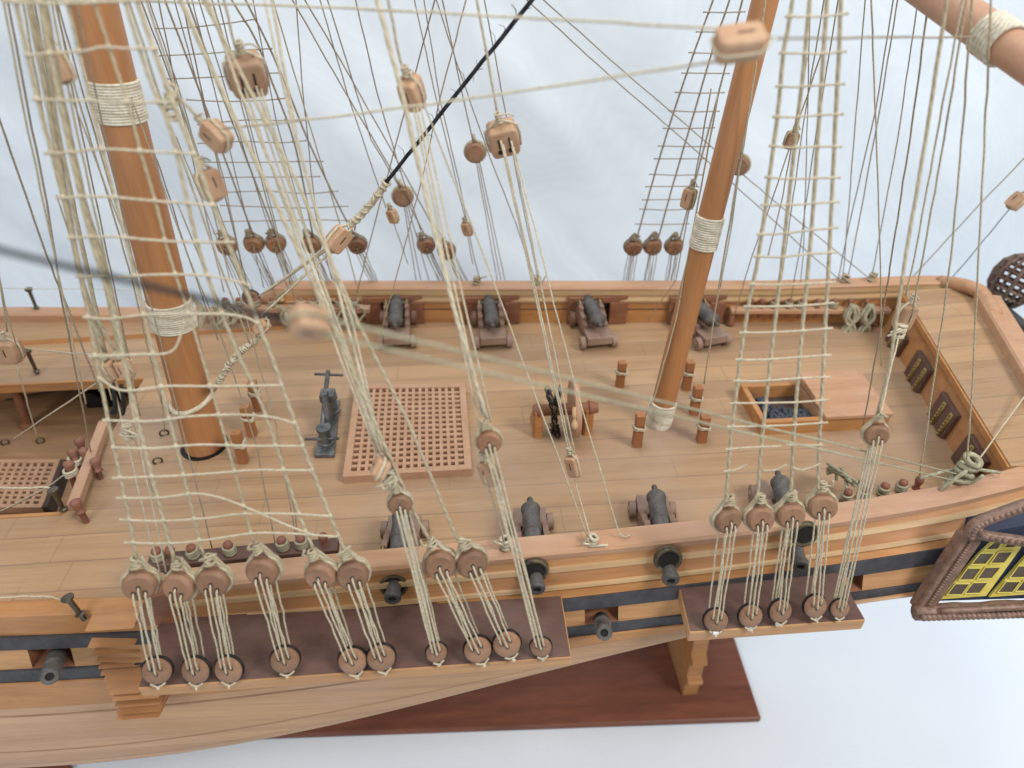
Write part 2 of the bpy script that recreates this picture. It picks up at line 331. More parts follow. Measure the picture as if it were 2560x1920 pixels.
# ------------------------------------------------------------------ hull curves (all heights and breadths of the ship)
YC = 3.2
def fit(pts, deg=2):
    xs = [p.x for p in pts]; fy = np.polyfit(xs, [p.y for p in pts], deg); fz = np.polyfit(xs, [p.z for p in pts], deg)
    return lambda x: (float(np.polyval(fy, x)), float(np.polyval(fz, x)))
BT = fit([Py(60, 1587, 2.03), Py(700, 1558, 1.96), Py(1511, 1480, 1.93), Py(2250, 1384, 2.0)])
BB = fit([Py(60, 1618, 2.01), Py(700, 1588, 1.94), Py(1511, 1511, 1.915), Py(2250, 1419, 1.985)])
LT = fit([Py(60, 1672, 1.98), Py(1511, 1557, 1.885), Py(2250, 1463, 1.95)])
LB = fit([Py(60, 1700, 1.97), Py(1511, 1578, 1.875), Py(2250, 1479, 1.94)])
SIL = fit([Py(0, 1908, 1.9), Py(600, 1840, 1.9), Py(850, 1800, 1.9), Py(1200, 1716, 1.885), Py(1511, 1638, 1.86), Py(2250, 1496, 1.92)], 3)
CAPN = fit([Pz(600, 1451, .29), Pz(1000, 1410, .29), Pz(1449, 1373, .29), Pz(2089, 1298, .29), Pz(2400, 1245, .29), Pz(2560, 1212, .29)], 3)
XB = -1.27                                            # where the bulwark drops to the waist
def capz(x): return 0.29 + 0.045 * max(0, min(1, (x - 2.2) / 1.1))
def near_out(x):
    if x < XB: return 2.035 + (x + 1.9) * -0.03
    return CAPN(x)[0]
_fx = [-4.2, -3.4, -1.27, .7, 2.0, 3.3, 3.75]; _fy = [4.84, 4.80, 4.63, 4.472, 4.375, 4.262, 4.2]
def far_out(x): return float(np.interp(x, _fx, _fy))
X0, X1 = -4.2, 3.3
hull = thing('ship_hull', 'wooden model ship hull with planked deck, seen from above and from its near side', 'ship model', (0, YC, 0))
def prof(x):
    """side section at x from the black stripe down to the keel: (y, z)"""
    bt, bb, lt, lb, si = BT(x), BB(x), LT(x), LB(x), SIL(max(-2.6, min(x, 2.3)))
    if x < -2.6: si = (si[0], si[1] - 0.05)
    ys, zs = si; t = max(0, min(1, (x + 0.8) / 3.2))
    k = [(ys + 0.10 + 0.10 * t, zs - 0.18), (ys + 0.32 + 0.30 * t, zs - 0.42), (ys + 0.62 + 0.36 * t, zs - 0.70), (YC - 0.14, min(-1.25, zs - 1.0)), (YC - 0.05, -2.05)]
    return [bt, bb, lt, lb, si] + k
def mir(p): return (p[0], 2 * YC - p[1] + 0.03, p[2])
def band(name, fa, fb, m, xs, off=0.0, n=1, both=True, parent=hull, smooth=True, thick=0.0):
    """strake between curve fa(x) and fb(x)"""
    mb = MB(); rows = []
    for x in xs:
        a, b = fa(x), fb(x); row = []
        for i in range(n + 1):
            t = i / n; row.append((x, a[0] + (b[0] - a[0]) * t - off, a[1] + (b[1] - a[1]) * t))
        if thick: row = [(x, a[0] + 0.02, a[1])] + row + [(x, b[0] + 0.02, b[1])]
        rows.append(row)
    mb.sheet(rows)
    if both: m2_ = MB(); m2_.sheet([[mir(p) for p in r][::-1] for r in rows]); m2_.build(name, m, parent, smooth=smooth)
    return mb.build(name, m, parent, smooth=smooth)
XS = list(np.linspace(X0, 2.75, 90))
def up(x):                                            # top of the side planking
    return (near_out(x) - 0.005, (capz(x) - 0.045) if x >= XB else 0.035)
XA = [x for x in XS if x >= XB]; XA = [XB] + XA; XW = [x for x in XS if x < XB] + [XB]
def lerp2(f, g, t): return lambda x: tuple(a + (b - a) * t for a, b in zip(f(x), g(x)))
m1, m2 = lerp2(up, BT, 0.18), lerp2(up, BT, 0.66)
band('upper_planking', up, BT, 'upper', XA, n=4)
band('waist_planking', up, BT, 'orange', XW, n=2)
band('moulding', m1, lerp2(up, BT, 0.29), 'cream', XA, off=0.014, thick=1, smooth=False)
band('moulding', m2, lerp2(up, BT, 0.74), 'cream', XA, off=0.012, thick=1, smooth=False)
band('lower_wale_band', lerp2(up, BT, 0.80), lerp2(up, BT, 0.985), 'orange', XA, off=0.008, thick=1, smooth=False)
band('black_stripe', BT, BB, 'black', XS, off=0.012, thick=1, smooth=False)
band('black_stripe', LT, LB, 'black', XS, off=0.012, thick=1, smooth=False)
# gun strip with its square ports cut open
ports = []
for u0, u1, v in ((72, 192, 1645), (1462, 1545, 1540), (2118, 2155, 1462)):
    ports.append((Py(u0, v, 1.95 if u0 > 2000 else (1.99 if u0 < 500 else 1.9)).x, Py(u1, v, 1.95 if u0 > 2000 else (1.99 if u0 < 500 else 1.9)).x))
edges = sorted(set(XS + [e for p in ports for e in p])); strip = MB(); far_ = MB()
for a, b in zip(edges[:-1], edges[1:]):
    mid = (a + b) / 2; rows = [[(x, BB(x)[0], BB(x)[1]), (x, LT(x)[0], LT(x)[1])] for x in (a, b)]
    if not any(p[0] <= mid <= p[1] for p in ports): strip.sheet(rows)
    elif strip.v: strip.build('gun_strip', 'side', hull); strip = MB()
    far_.sheet([[mir(p) for p in r][::-1] for r in rows])
if strip.v: strip.build('gun_strip', 'side', hull)
far_.build('gun_strip', 'side', hull)
for i, (a, b) in enumerate(ports):
    mb = MB(); q = [(a, *BB(a)), (b, *BB(b)), (b, *LT(b)), (a, *LT(a))]; r = [(x + 0.01, y + 0.16, z + 0.02) for x, y, z in q]
    for k in range(4): j = (k + 1) % 4; mb.quad(q[k], q[j], r[j], r[k])
    mb.cur = 1; mb.quad(*r)
    mb.build('gunport', ['reddish', 'hole_shade'], hull)
# wale and bottom
band('wale', LB, lerp2(LB, SIL, 0.28), 'orange', XS, off=0.02, thick=1, smooth=False, n=1)
mb = MB(); rows = []
for x in XS:
    p = prof(x); s = smooth_path([V((x, y, z)) for y, z in p[3:]], 5); rows.append([tuple(q) for q in s])
mb.sheet(rows); mb.sheet([[mir(q) for q in r][::-1] for r in rows]); mb.cur = 1
def along(r, t):
    i = min(int(t), len(r) - 2); return V(r[i]).lerp(V(r[i + 1]), t - i)
for k, t in enumerate((1.9, 4.0, 5.4, 7.4, 9.6, 12.0)):
    mb.sheet([[along(r, t - .055 * (1.3 if k % 3 == 0 else .7)) + V((0, -.0025, -.0012)), along(r, t) + V((0, -.0025, -.0012))] for r in rows])
mb.build('bottom_planking', ['bottom', 'seam'], hull, smooth=True)
M_ = None
# small nail holes in the planking are in the material; stern closing piece
mb = MB(); xe = XS[-1]; p = [(xe, *q) for q in prof(xe)[2:]]
mb.sheet([p, [mir(q) for q in p]]); mb.build('stern_planking', 'side', hull)
# cap rails
def rail(name, out, sgn, xs, wd, th, m, zf):
    mb = MB(); rows = []
    for x in xs:
        y, z = out(x), zf(x); yo, yi = y - sgn * 0.012, y + sgn * wd; b = 0.012
        rows.append([(x, yo, z - th), (x, yo, z - b), (x, yo + sgn * b, z), (x, yi - sgn * b, z), (x, yi, z - b), (x, yi, z - th), (x, yo, z - th)])
    mb.sheet(rows if sgn > 0 else [r[::-1] for r in rows])
    for r in (rows[0], rows[-1]): n = len(mb.v); mb.v += [V(q) for q in r[:-1]]; mb.face(list(range(n, n + 6)) if (r is rows[0]) == (sgn > 0) else list(range(n, n + 6))[::-1])
    return mb.build(name, m, hull)
XR = list(np.linspace(XB, 2.95, 60))
rail('cap_rail', near_out, 1, XR, 0.105, 0.04, 'cap', capz)
XF = list(np.linspace(-1.34, 3.42, 60))
rail('cap_rail', far_out, -1, XF, 0.11, 0.045, 'cap', capz)
wz = lambda x: 0.045
rail('waist_rail', near_out, 1, list(np.linspace(X0, XB - 0.002, 30)), 0.075, 0.05, 'orange', wz)
rail('waist_rail', far_out, -1, list(np.linspace(X0, -1.342, 30)), 0.11, 0.07, 'cap', lambda x: 0.07)
# hance: the bulwark's rounded forward end
mb = MB(); pts = []
for k in range(9):
    a = k / 8 * math.pi / 2; pts.append((XB - 0.004 - 0.16 * (1 - math.cos(a)) * 0 - 0.17 * math.sin(a), 0, 0.05 + 0.20 * math.cos(a)))
poly = [(x, near_out(XB) + 0.0, z) for x, _, z in pts] + [(XB - 0.004, near_out(XB), 0.05)]
mb.prism(poly, (0, 0.085, 0)); mb.build('bulwark_end', 'reddish', hull)
mb = MB(); poly = [(x - 0.07, far_out(XB) - 0.1, z) for x, _, z in pts] + [(XB - 0.074, far_out(XB) - 0.1, 0.05)]
mb.prism(poly, (0, 0.085, 0)); mb.build('bulwark_end', 'cap', hull)
# decks
def near_in(x): return near_out(x) + 0.085
def far_in(x): return far_out(x) - 0.105
BRK = (Pz(268, 1050), Pz(190, 1262)); xbrk = -2.1
GIN_F, GIN_N = 3.885, 2.665                           # inner edges of the far and near gangways
xs = list(np.linspace(xbrk, 3.2, 50)); mb = MB()
mb.sheet([[(x, near_in(x) + (far_in(x) - near_in(x)) * t, 0.012 * (1 - (2 * t - 1) ** 2)) for t in np.linspace(0, 1, 13)] for x in xs])
mb.build('quarter_deck', 'deck', hull, smooth=True)
mb = MB(); mb.box((xbrk + 0.02, (GIN_F + GIN_N) / 2, -0.045), (0.04, GIN_F - GIN_N, 0.085)); mb.build('deck_beam', 'orange', hull)
for nm, y0f, y1f in (('gangway', lambda x: GIN_F, far_in), ('gangway', near_in, lambda x: GIN_N)):
    mb = MB(); xs = np.linspace(X0, xbrk - 0.001, 20)
    mb.sheet([[(x, y0f(x) + (y1f(x) - y0f(x)) * t, 0.002) for t in np.linspace(0, 1, 5)] for x in xs]); mb.build(nm, 'deck', hull)
mb = MB(); mb.box(((X0 + xbrk) / 2, GIN_F - 0.011, -0.024), (xbrk - X0, 0.022, 0.062)); mb.build('gangway_edge', 'orange', hull)
mb = MB(); mb.box(((X0 + xbrk) / 2, GIN_N + 0.011, -0.024), (xbrk - X0, 0.022, 0.062)); mb.build('gangway_edge', 'orange', hull)
LZ = -0.42
mb = MB(); mb.sheet([[(x, y, LZ) for y in np.linspace(2.1, 4.45, 8)] for x in (X0, -3.2, -2.2, -1.3)]); mb.build('lower_deck', 'lowdeck', hull)
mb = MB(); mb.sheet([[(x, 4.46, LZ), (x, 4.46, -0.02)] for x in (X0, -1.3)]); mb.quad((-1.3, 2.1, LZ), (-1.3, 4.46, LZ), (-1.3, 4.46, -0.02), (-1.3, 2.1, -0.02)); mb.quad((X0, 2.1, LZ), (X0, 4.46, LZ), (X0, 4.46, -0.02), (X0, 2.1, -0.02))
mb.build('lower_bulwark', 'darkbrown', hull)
# near bulwark inner face and far bulwark lining with its darker port panels
mb = MB(); mb.sheet([[(x, near_in(x), 0), (x, near_in(x), capz(x) - 0.035)] for x in XR]); mb.build('bulwark_lining', 'orange', hull)
mb = MB(); mb.sheet([[(x, far_in(x), 0), (x, far_in(x), capz(x) - 0.115)] for x in XF]); mb.build('bulwark_lining', 'orange', hull)
mb = MB(); rows = []
for x in XF: y = far_in(x); z = capz(x); rows.append([(x, y - 0.012, z - 0.118), (x, y - 0.018, z - 0.1), (x, y - 0.012, z - 0.085), (x, y - 0.004, z - 0.08), (x, y - 0.004, z - 0.06), (x, y - 0.014, z - 0.055), (x, y - 0.014, z - 0.02)])
mb.sheet([r[::-1] for r in rows]); mb.build('rail_moulding', 'cream', hull)
mb = MB(); mb.sheet([[(x, far_in(x) - 0.010, 0.115), (x, far_in(x) - 0.010, 0.122)] for x in XF]); mb.build('plank_seam', 'darkbrown', hull)
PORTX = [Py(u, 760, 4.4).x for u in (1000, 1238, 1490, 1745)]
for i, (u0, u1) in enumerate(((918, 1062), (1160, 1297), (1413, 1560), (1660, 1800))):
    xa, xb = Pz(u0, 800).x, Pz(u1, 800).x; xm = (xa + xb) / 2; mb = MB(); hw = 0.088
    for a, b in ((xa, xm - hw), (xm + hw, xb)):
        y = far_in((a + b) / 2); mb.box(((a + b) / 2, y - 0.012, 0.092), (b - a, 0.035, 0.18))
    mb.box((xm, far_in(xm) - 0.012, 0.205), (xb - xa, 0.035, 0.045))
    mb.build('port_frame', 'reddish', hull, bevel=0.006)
    mb = MB(); mb.box((xm, far_in(xm) - 0.003, 0.09), (2 * hw, 0.012, 0.18)); mb.build('port_shade_panel', 'hole_shade', hull)  # black panel on the lining paints the dark depth of an open port
# channels on the near side, and the far ones beyond the rail
def channel(x0, x1, yi, yo, z, th, skew=0.0):
    mb = MB(); mb.hexa([(x0 + skew, yo, z - th), (x1, yo, z - th), (x1, yi, z - th), (x0, yi, z - th), (x0 + skew, yo, z), (x1, yo, z), (x1, yi, z), (x0, yi, z)])
    o = mb.build('channel', 'side', hull, bevel=0.008)
    mb = MB(); e = 0.006; mb.hexa([(x0 + skew + e, yo + e, z + .001), (x1 - e, yo + e, z + .001), (x1 - e, yi, z + .001), (x0 + e, yi, z + .001), (x0 + skew + e, yo + e, z + .004), (x1 - e, yo + e, z + .004), (x1 - e, yi, z + .004), (x0 + e, yi, z + .004)])
    mb.build('channel_top', 'plum', o); return o
CZ = 0.055
channel(-1.375, Pz(1416, 1560, CZ).x, 1.945, Pz(900, 1682, CZ).y, CZ, 0.062, skew=Pz(343, 1722, CZ).x + 1.375)
channel(Pz(1715, 1520, CZ).x, Pz(2125, 1480, CZ).x, 1.96, Pz(1950, 1566, CZ).y, CZ, 0.066, skew=-0.02)
channel(-1.5, 0.35, 4.84, 4.60, 0.06, 0.05); channel(1.2, 1.75, 4.76, 4.52, 0.06, 0.05)
# boarding steps on the near side
STEPX = (Py(205, 1600, 2.0).x, Py(338, 1600, 1.95).x)
mb = MB(); sx = STEPX
for k, (v, wl, wr) in enumerate([(1578, 205, 335), (1620, 212, 338), (1640, 225, 345), (1657, 235, 350), (1674, 240, 352), (1691, 245, 352), (1708, 252, 352), (1725, 258, 352), (1741, 268, 352), (1757, 275, 402), (1774, 282, 405), (1791, 286, 405), (1806, 288, 403)]):
    y = 1.98 - 0.012 * k + 0.045 * math.sin(k * 0.5); z = Py(280, v, y - 0.06).z
    a, b = Py(wl, v, y - 0.06), Py(wr, v, y - 0.06); dp = .08 if k < 2 else .25
    mb.hexa([(a.x + .01, y + 0.10, z - 0.05), (b.x - .01, y + 0.10, z - 0.05), (b.x, y + dp, z - 0.05), (a.x, y + dp, z - 0.05), (a.x, y - 0.055, z), (b.x, y - 0.055, z), (b.x, y + dp, z + .004), (a.x, y + dp, z + .004)])
mb.build('boarding_steps', 'upper', hull, bevel=.004)

# ------------------------------------------------------------------ stern: bulkhead, poop, taffrail, gallery
def bk(t): return V((2.665 + 0.37 * t, 2.30 + 1.79 * t, 0))     # foot of the stern bulkhead, near to far
tb = [Pz(2285, 766, .3), Pz(2408, 960, .3), Pz(2535, 1165, .3)]
top0, top1 = Pz(2535, 1168, .3), Pz(2262, 730, .3)
f0, f1 = V((2.64, 2.36, 0)), V((3.02, 4.09, 0))
mb = MB(); mb.hexa([f0, f0 + V((.05, 0, 0)), f1 + V((.05, 0, 0)), f1, top0, top0 + V((.05, 0, 0)), top1 + V((.05, 0, 0)), top1])
mb.build('stern_bulkhead', 'upper', hull)
def rt_(t): return Pz(2560, 928, .42).lerp(Pz(2441, 733, .42), t)
rin0 = Pz(2560, 928, .31).lerp(Pz(2441, 733, .31), -0.9); rin1 = Pz(2560, 928, .31).lerp(Pz(2441, 733, .31), 1.05)
mb = MB(); mb.sheet([[top0.lerp(top1, t) + V((-0.02, 0, 0.001)), top0.lerp(top1, t).lerp(rin0.lerp(rin1, t), 0.5) + V((0, 0, 0.01)), rin0.lerp(rin1, t) + V((.04, 0, 0.012))] for t in np.linspace(0, 1, 12)])
mb.build('poop_deck', M['cap'] if False else 'deck', hull, solid=0.02)
ed = MB(); a, b = top0 + V((-.022, 0, -.012)), top1 + V((-.022, 0, -.012)); ed.hexa([a + V((-.012, 0, -.02)), a + V((.02, 0, -.02)), b + V((.02, 0, -.02)), b + V((-.012, 0, -.02)), a + V((-.012, 0, .016)), a + V((.02, 0, .016)), b + V((.02, 0, .016)), b + V((-.012, 0, .016))]); ed.build('poop_edge', 'orange', hull)
# taffrail: a broad rail that turns the far corner
p_in = [Pz(2441 + 119 * k / 8 * 1.9, 728 + 200 * k / 8 * 1.9, .40) for k in range(9)]
mb = MB(); rows = []
ax = (p_in[-1] - p_in[0]).normalized(); nx = V((-ax.y, ax.x, 0)); nx = nx if nx.x > 0 else -nx
for p in p_in:
    q = p + nx * 0.15; rows.append([p + V((0, 0, -.10)), p + V((0, 0, -.012)), p + nx * 0.012, p + nx * .055, p + nx * .06 + V((0, 0, -.012)), q + V((0, 0, -.015)), q + V((.02, 0, -.10)), q + V((-.05, 0, -.8))])
mb.sheet(rows); mb.build('taffrail', 'cap', hull, smooth='auto')
cor = [V((3.40, far_out(3.4) - 0.05, capz(3.4) - .025)), Pz(2400, 712, .36), Pz(2440, 724, .38), p_in[0] + nx * .05 + V((0, 0, -.03)), p_in[1] + nx * .05 + V((0, 0, -.03))]
mb = MB(); mb.tube(smooth_path(cor, 5), 0.05, 8); mb.build('rail_corner', 'cap', hull, smooth=True)
# stern lights seen from inside: dark recesses with rows of gold beads
SDIR = (f1 - f0).normalized(); SUP = (top0 - f0).normalized()
nrm = SDIR.cross(SUP).normalized(); nrm = nrm if nrm.x < 0 else -nrm
for cu, cv in ((2240, 855), (2298, 930), (2360, 1040), (2428, 1150)):
    c = Pp(cu, cv, f0 + nrm * 0.01, nrm); mb = MB(); Rm = Matrix((SDIR, nrm, SUP)).transposed()
    mb.box(c + nrm * 0.006, (0.235, 0.03, 0.2), Rm)
    o = mb.build('stern_light', 'plum', hull, bevel=0.006)
    for q, sx_ in enumerate((-0.085, 0.02)):
        mb = MB(); mb.box(c + nrm * 0.024 + SDIR * sx_, (0.03, 0.014, 0.17), Rm)
        for k in range(7): mb.ball(c + nrm * 0.031 + SDIR * sx_ + SUP * (-0.075 + 0.025 * k), 0.010, 6)
        mb.build('beaded_bar', 'gold', o, smooth=True)
# quarter gallery
G0 = Py(2275, 1530, 1.85); G1 = Py(2412, 1330, 1.965)
gn = (V((1, -0.16, 0)).normalized()).cross((G1 - G0).normalized()).normalized()
if gn.y > 0: gn = -gn
def gp(u, v, o=0.0): return Pp(u, v, G0, gn) + gn * o
def gpoly(mb, pts, o, th): mb.prism([gp(u, v, o) for u, v in pts], -gn * th)
gal = MB(); body = [(2345, 1512), (2470, 1340), (2760, 1290), (2760, 1500)]; gpoly(gal, body, -0.03, 0.16); gob = gal.build('quarter_gallery', 'navy', hull)
def z5(x, y): return (2130 + x / 5.144, 1240 + y / 5.144)
mb = MB(); gpoly(mb, [z5(*p) for p in ((780, 1440), (1420, 480), (1640, 540), (1040, 1400))], 0.03, 0.08); mb.build('carved_frame', 'carved', gob, bevel=0.012)
mb = MB()
for k in range(26):                                   # beading along the pilaster
    t = k / 25; mb.ball(gp(*z5(1000 + 520 * t - 50, 1330 - 780 * t), 0.036), 0.009, 5)
mb.build('beading', 'carved', gob, smooth=True)
mb = MB(); pts = [gp(*z5(760 + 310 * k * 0.55, 1450 - 8 * k + 10 * math.sin(k * 1.7)), 0.03) for k in range(16)]
mb.tube(pts, 0.036, 8); pts2 = [gp(*z5(1050 + 300 * k * 0.5, 1385 - 9 * k), 0.06) for k in range(16)]; mb.tube(pts2, 0.018, 6)
for k in range(40): mb.ball(gp(*z5(820 + 62 * k, 1440 - 2 * k), 0.075), 0.017, 5)
mb.build('carved_sill', 'carved', gob, smooth=True)
mb = MB(); up_ = smooth_path([gp(*z5(x, y), 0.05) for x, y in ((1430, 440), (1480, 330), (1600, 250), (1800, 170), (2020, 90), (2250, 20), (2700, -110))], 6); mb.tube(up_, 0.028, 8)
lo_ = smooth_path([gp(*z5(x, y), 0.05) for x, y in ((1520, 330), (1580, 420), (1800, 465), (2050, 500), (2300, 540), (2700, 590))], 6); mb.tube(lo_, 0.024, 8)
for i, p in enumerate(up_ + lo_):
    if i % 2 == 0: mb.ball(p + gn * 0.02, 0.014, 6)
mb.build('carved_scroll', 'carved', gob, smooth=True)
def window(shift):
    sh = lambda pts: [z5(x + shift, y - 0.045 * shift) for x, y in pts]
    mb = MB(); rows = []
    BL, BR, TLc, TRc = (1130, 1350), (1740, 1310), (1740, 650), (2160, 700)
    def q(s, t): return (BL[0] + (BR[0] - BL[0]) * s + (1850 - 1130 - 40 * s) * t * 0.97, BL[1] + (BR[1] - BL[1]) * s + (-770 + 60 * s * 0) * t)
    outer = [(1130, 1350), (1745, 1305), (2190, 690), (2205, 620), (2180, 570), (2120, 548), (2020, 552), (1900, 580), (1790, 640), (1640, 780)]
    gpoly(mb, sh(outer), -0.012, 0.012); wn = mb.build('gallery_window', 'yellow', gob)
    panes = [[(1250, 1270), (1345, 1150), (1500, 1150), (1410, 1270)], [(1480, 1255), (1570, 1135), (1735, 1132), (1640, 1250)], [(1405, 1080), (1500, 950), (1650, 950), (1560, 1075)], [(1640, 1065), (1730, 940), (1900, 935), (1800, 1060)],
             [(1565, 880), (1665, 755), (1820, 755), (1720, 875)], [(1810, 865), (1900, 740), (2060, 735), (1960, 860)], [(1735, 690), (1830, 615), (1950, 580), (1880, 685)], [(1980, 665), (2040, 580), (2110, 575), (2135, 610), (2100, 660)]]
    grow = lambda p, k: [(sum(q[0] for q in p) / len(p) + (x - sum(q[0] for q in p) / len(p)) * k, sum(q[1] for q in p) / len(p) + (y - sum(q[1] for q in p) / len(p)) * k) for x, y in p]
    panes = [grow(p, 1.2) for p in panes]; mb = MB()
    for p in panes: gpoly(mb, sh(p), -0.009, 0.002)
    mb.build('pane', 'pane', wn)
    mb = MB()
    for p in panes:
        for a, b in zip(p, p[1:] + p[:1]): mb.tube([gp(*z5(a[0] + shift, a[1] - 0.045 * shift), -0.006), gp(*z5(b[0] + shift, b[1] - 0.045 * shift), -0.006)], 0.003, 5)
    mb.build('glazing_bar', 'yellow', wn)
window(0); window(655); window(1310)

# ------------------------------------------------------------------ display stand
stand = thing('display_stand', 'dark mahogany display board with orange scrolled wooden support under the hull', 'stand', (0.3, 3.2, TZ))
e1 = Pz(1905, 1797, TZ + .06); e0 = Pz(620, 1842, TZ + .06); dx = (e1 - e0).normalized(); dy = V((-dx.y, dx.x, 0)); q1 = Pz(1855, 1640, TZ + .06)
wdt = 1.35; ln = 4.9
c = [e1 - dx * ln, e1, e1 + dy * wdt, e1 - dx * ln + dy * wdt]
mb = MB(); mb.hexa([p + V((0, 0, -.058)) for p in c] + [p for p in c]); mb.build('base_board', 'board', stand, bevel=0.018)
def support(px, py, name='support'):
    mb = MB(); H = 0.9; prof_ = []
    zs = [(0, 0.0), (0.17, 0.0), (0.20, 0.045), (0.235, 0.045), (0.25, -0.01), (0.40, -0.015), (0.43, 0.03), (0.47, 0.03), (0.50, -0.03), (0.9, -0.06)]
    front = [(px, py + 0.0 - 0.9 * o, TZ + .062 + z) for z, o in zs]; back = [(px, py + 1.1 + 0.9 * o, TZ + .062 + z) for z, o in zs][::-1]
    mb.prism(front + back, (0.115, 0, 0)); return mb.build(name, 'orange', stand, bevel=0.006)
sp = Pz(1722, 1738, TZ + .062); support(sp.x - .05, sp.y); support(sp.x - 3.2, sp.y + .1)
f = Pz(178, 1908, TZ + .06)
mb = MB(); mb.hexa([V((f.x - 1.6, f.y - 0.6, TZ + .004)), V((f.x + .04, f.y - 0.6, TZ + .004)), V((f.x, f.y, TZ + .004)), V((f.x - 1.6, f.y + .05, TZ + .004)), V((f.x - 1.6, f.y - 0.6, TZ + .06)), V((f.x + .04, f.y - 0.6, TZ + .06)), V((f.x, f.y, TZ + .06)), V((f.x - 1.6, f.y + .05, TZ + .06))])
o = mb.build('wooden_block', 'board', org=(f.x - .8, f.y - .3, TZ), bevel=0.01); tag(o, 'dark brown wooden piece on the white cloth under the hull, bottom left corner', 'wooden block')
# ------------------------------------------------------------------ masts and boom
def mast(name, label, ub, vb, ut, z1, r0, r1, wraps):
    b = Pz(ub, vb, 0.0); t = Py(ut, 0, YC); d = (t - b); d /= d.z
    root = thing(name, label, 'mast', b); A = lambda z: b + d * z
    R = lambda z: r0 + (r1 - r0) * z / 2.3
    mb = MB(); mb.lathe(b - d * 0.03, d, [(-.1, R(0)), (0, R(0))] + [(z, R(z)) for z in np.linspace(0.1, z1, 14)], 32); mb.build('mast_pole', 'mast', root, smooth='auto')
    for v0, v1 in wraps:
        za, zb = Py(ub + (ut - ub) * (1 - v1 / vb), v1, A(0.3).y).z, Py(ub + (ut - ub) * (1 - v0 / vb), v0, A(0.3).y).z
        za = max(za, 0.005); pr = []; n = max(9, int((zb - za) / 0.0115)); ln = d.length
        for k in range(n * 6 + 1):
            s = k / (n * 6); z = za + (zb - za) * s; pr.append((z * ln, R(z) + 0.006 + 0.0045 * abs(math.sin(math.pi * k / 6))))
        mb = MB(); mb.lathe(b, d, [(za * ln, R(za) * .97)] + pr + [(zb * ln, R(zb) * .97)], 40); mb.build('rope_wrapping', 'wrap', root, smooth=True)
    return root, A, R
mainmast, MA, MR = mast('main_mast', 'thick orange wooden mast on the left, bound with two white rope wrappings', 513, 1118, 232, 5.2, 0.107, 0.089, [(203, 306), (752, 818)])
mizzen, ZA, ZR = mast('mizzen_mast', 'slimmer orange wooden mast right of centre, white wrapping at its foot and halfway up', 1645, 1060, 1913, 4.6, 0.069, 0.056, [(1003, 1075), (543, 622)])
mb = MB(); mb.lathe(MA(0.004), (0, 0, 1), [(0, .13), (0.012, .13), (0.014, .09)], 28); mb.build('mast_collar', 'ironblack', mainmast)
a = Pd(2270, -62, 2.75); b = Pd(2640, 205, 2.25); sp_ = thing('spanker_boom', 'pale pink wooden boom slanting across the top right corner with a rope lashing', 'boom', a)
mb = MB(); mb.tube([a, a.lerp(b, .5), b], [0.07, 0.066, 0.057], 24); mb.build('spar', 'spar', sp_, smooth='auto')
mb = MB(); cx = Pd(2492, 98, 2.42); dd = (b - a).normalized(); x_, y_ = frame_of(dd)
for k in range(9):
    c = cx + dd * (k - 4) * 0.0115; ang = 0.35 * math.sin(k * 2.1); nn = (dd + x_ * ang * 0.35).normalized(); p, q = frame_of(nn)
    mb.tube([c + (p * math.cos(t) + q * math.sin(t)) * 0.0685 for t in np.linspace(0, 2 * math.pi, 20, endpoint=False)], 0.009, 6, closed=True)
mb.build('rope_lashing', 'wrap', sp_, smooth=True)

# ------------------------------------------------------------------ cannons
def make_cannon():
    root = thing('cannon', 'x', 'cannon', (0, 0, 0))
    mb = MB()
    for s in (-1, 1):
        poly = [(s * .078, y, z) for y, z in ((.19, .05), (.19, .175), (.125, .18), (.12, .165), (.075, .165), (.07, .18), (.03, .178), (.025, .15), (-.03, .148), (-.035, .122), (-.08, .118), (-.085, .092), (-.125, .09), (-.13, .05))]
        mb.prism(poly, (-s * .028, 0, 0))
    mb.box((0, -.135, .068), (.156, .12, .05)); mb.box((0, .06, .06), (.108, .26, .03)); mb.box((0, .14, .09), (.108, .03, .08))
    mb.box((0, .13, .045), (.235, .03, .03)); mb.box((0, -.15, .04), (.215, .03, .028))
    mb.build('carriage', 'carriage', root, bevel=0.004)
    for y, r in ((.13, .05), (-.15, .04)):
        for s in (-1, 1):
            mb = MB(); mb.lathe((s * .083, y, r), (s, 0, 0), [(0, r * .6), (0.0, r), (.03, r), (.03, r * .35), (.036, r * .3)], 18); mb.build('wheel', 'carriage', root, smooth='auto')
    mb = MB(); z = .168
    mb.lathe((0, 0, z), (0, 1, 0), [(y_, r_ * .88) for y_, r_ in [(-.185, .002), (-.182, .012), (-.172, .017), (-.160, .014), (-.152, .011), (-.142, .03), (-.125, .046), (-.118, .052), (-.105, .052), (-.10, .048), (.0, .046), (.01, .05), (.025, .05), (.03, .044), (.13, .040), (.135, .043), (.145, .043), (.15, .037), (.28, .032), (.285, .034), (.30, .034), (.315, .041), (.33, .042), (.34, .036), (.34, .021), (.30, .019)]], 24)
    mb.cur = 1; mb.lathe((0, .325, z), (0, 1, 0), [(0, .0185), (0.006, .0185)], 12)
    for s in (-1, 1): mb.cur = 0; mb.lathe((s * .03, .098, z), (s, 0, 0), [(0, .014), (.05, .014)], 10)
    mb.build('barrel', ['gunmetal', 'hole_shade'], root, smooth='auto')
    mb = MB()
    for s in (-1, 1): mb.tube([(s * .064, .06, .172), (s * .064, .08, .19), (s * .064, .11, .19), (s * .064, .135, .172)], .006, 6)
    mb.build('capsquare', 'brass', root, smooth=True)
    return root
c0 = make_cannon(); CANN = []
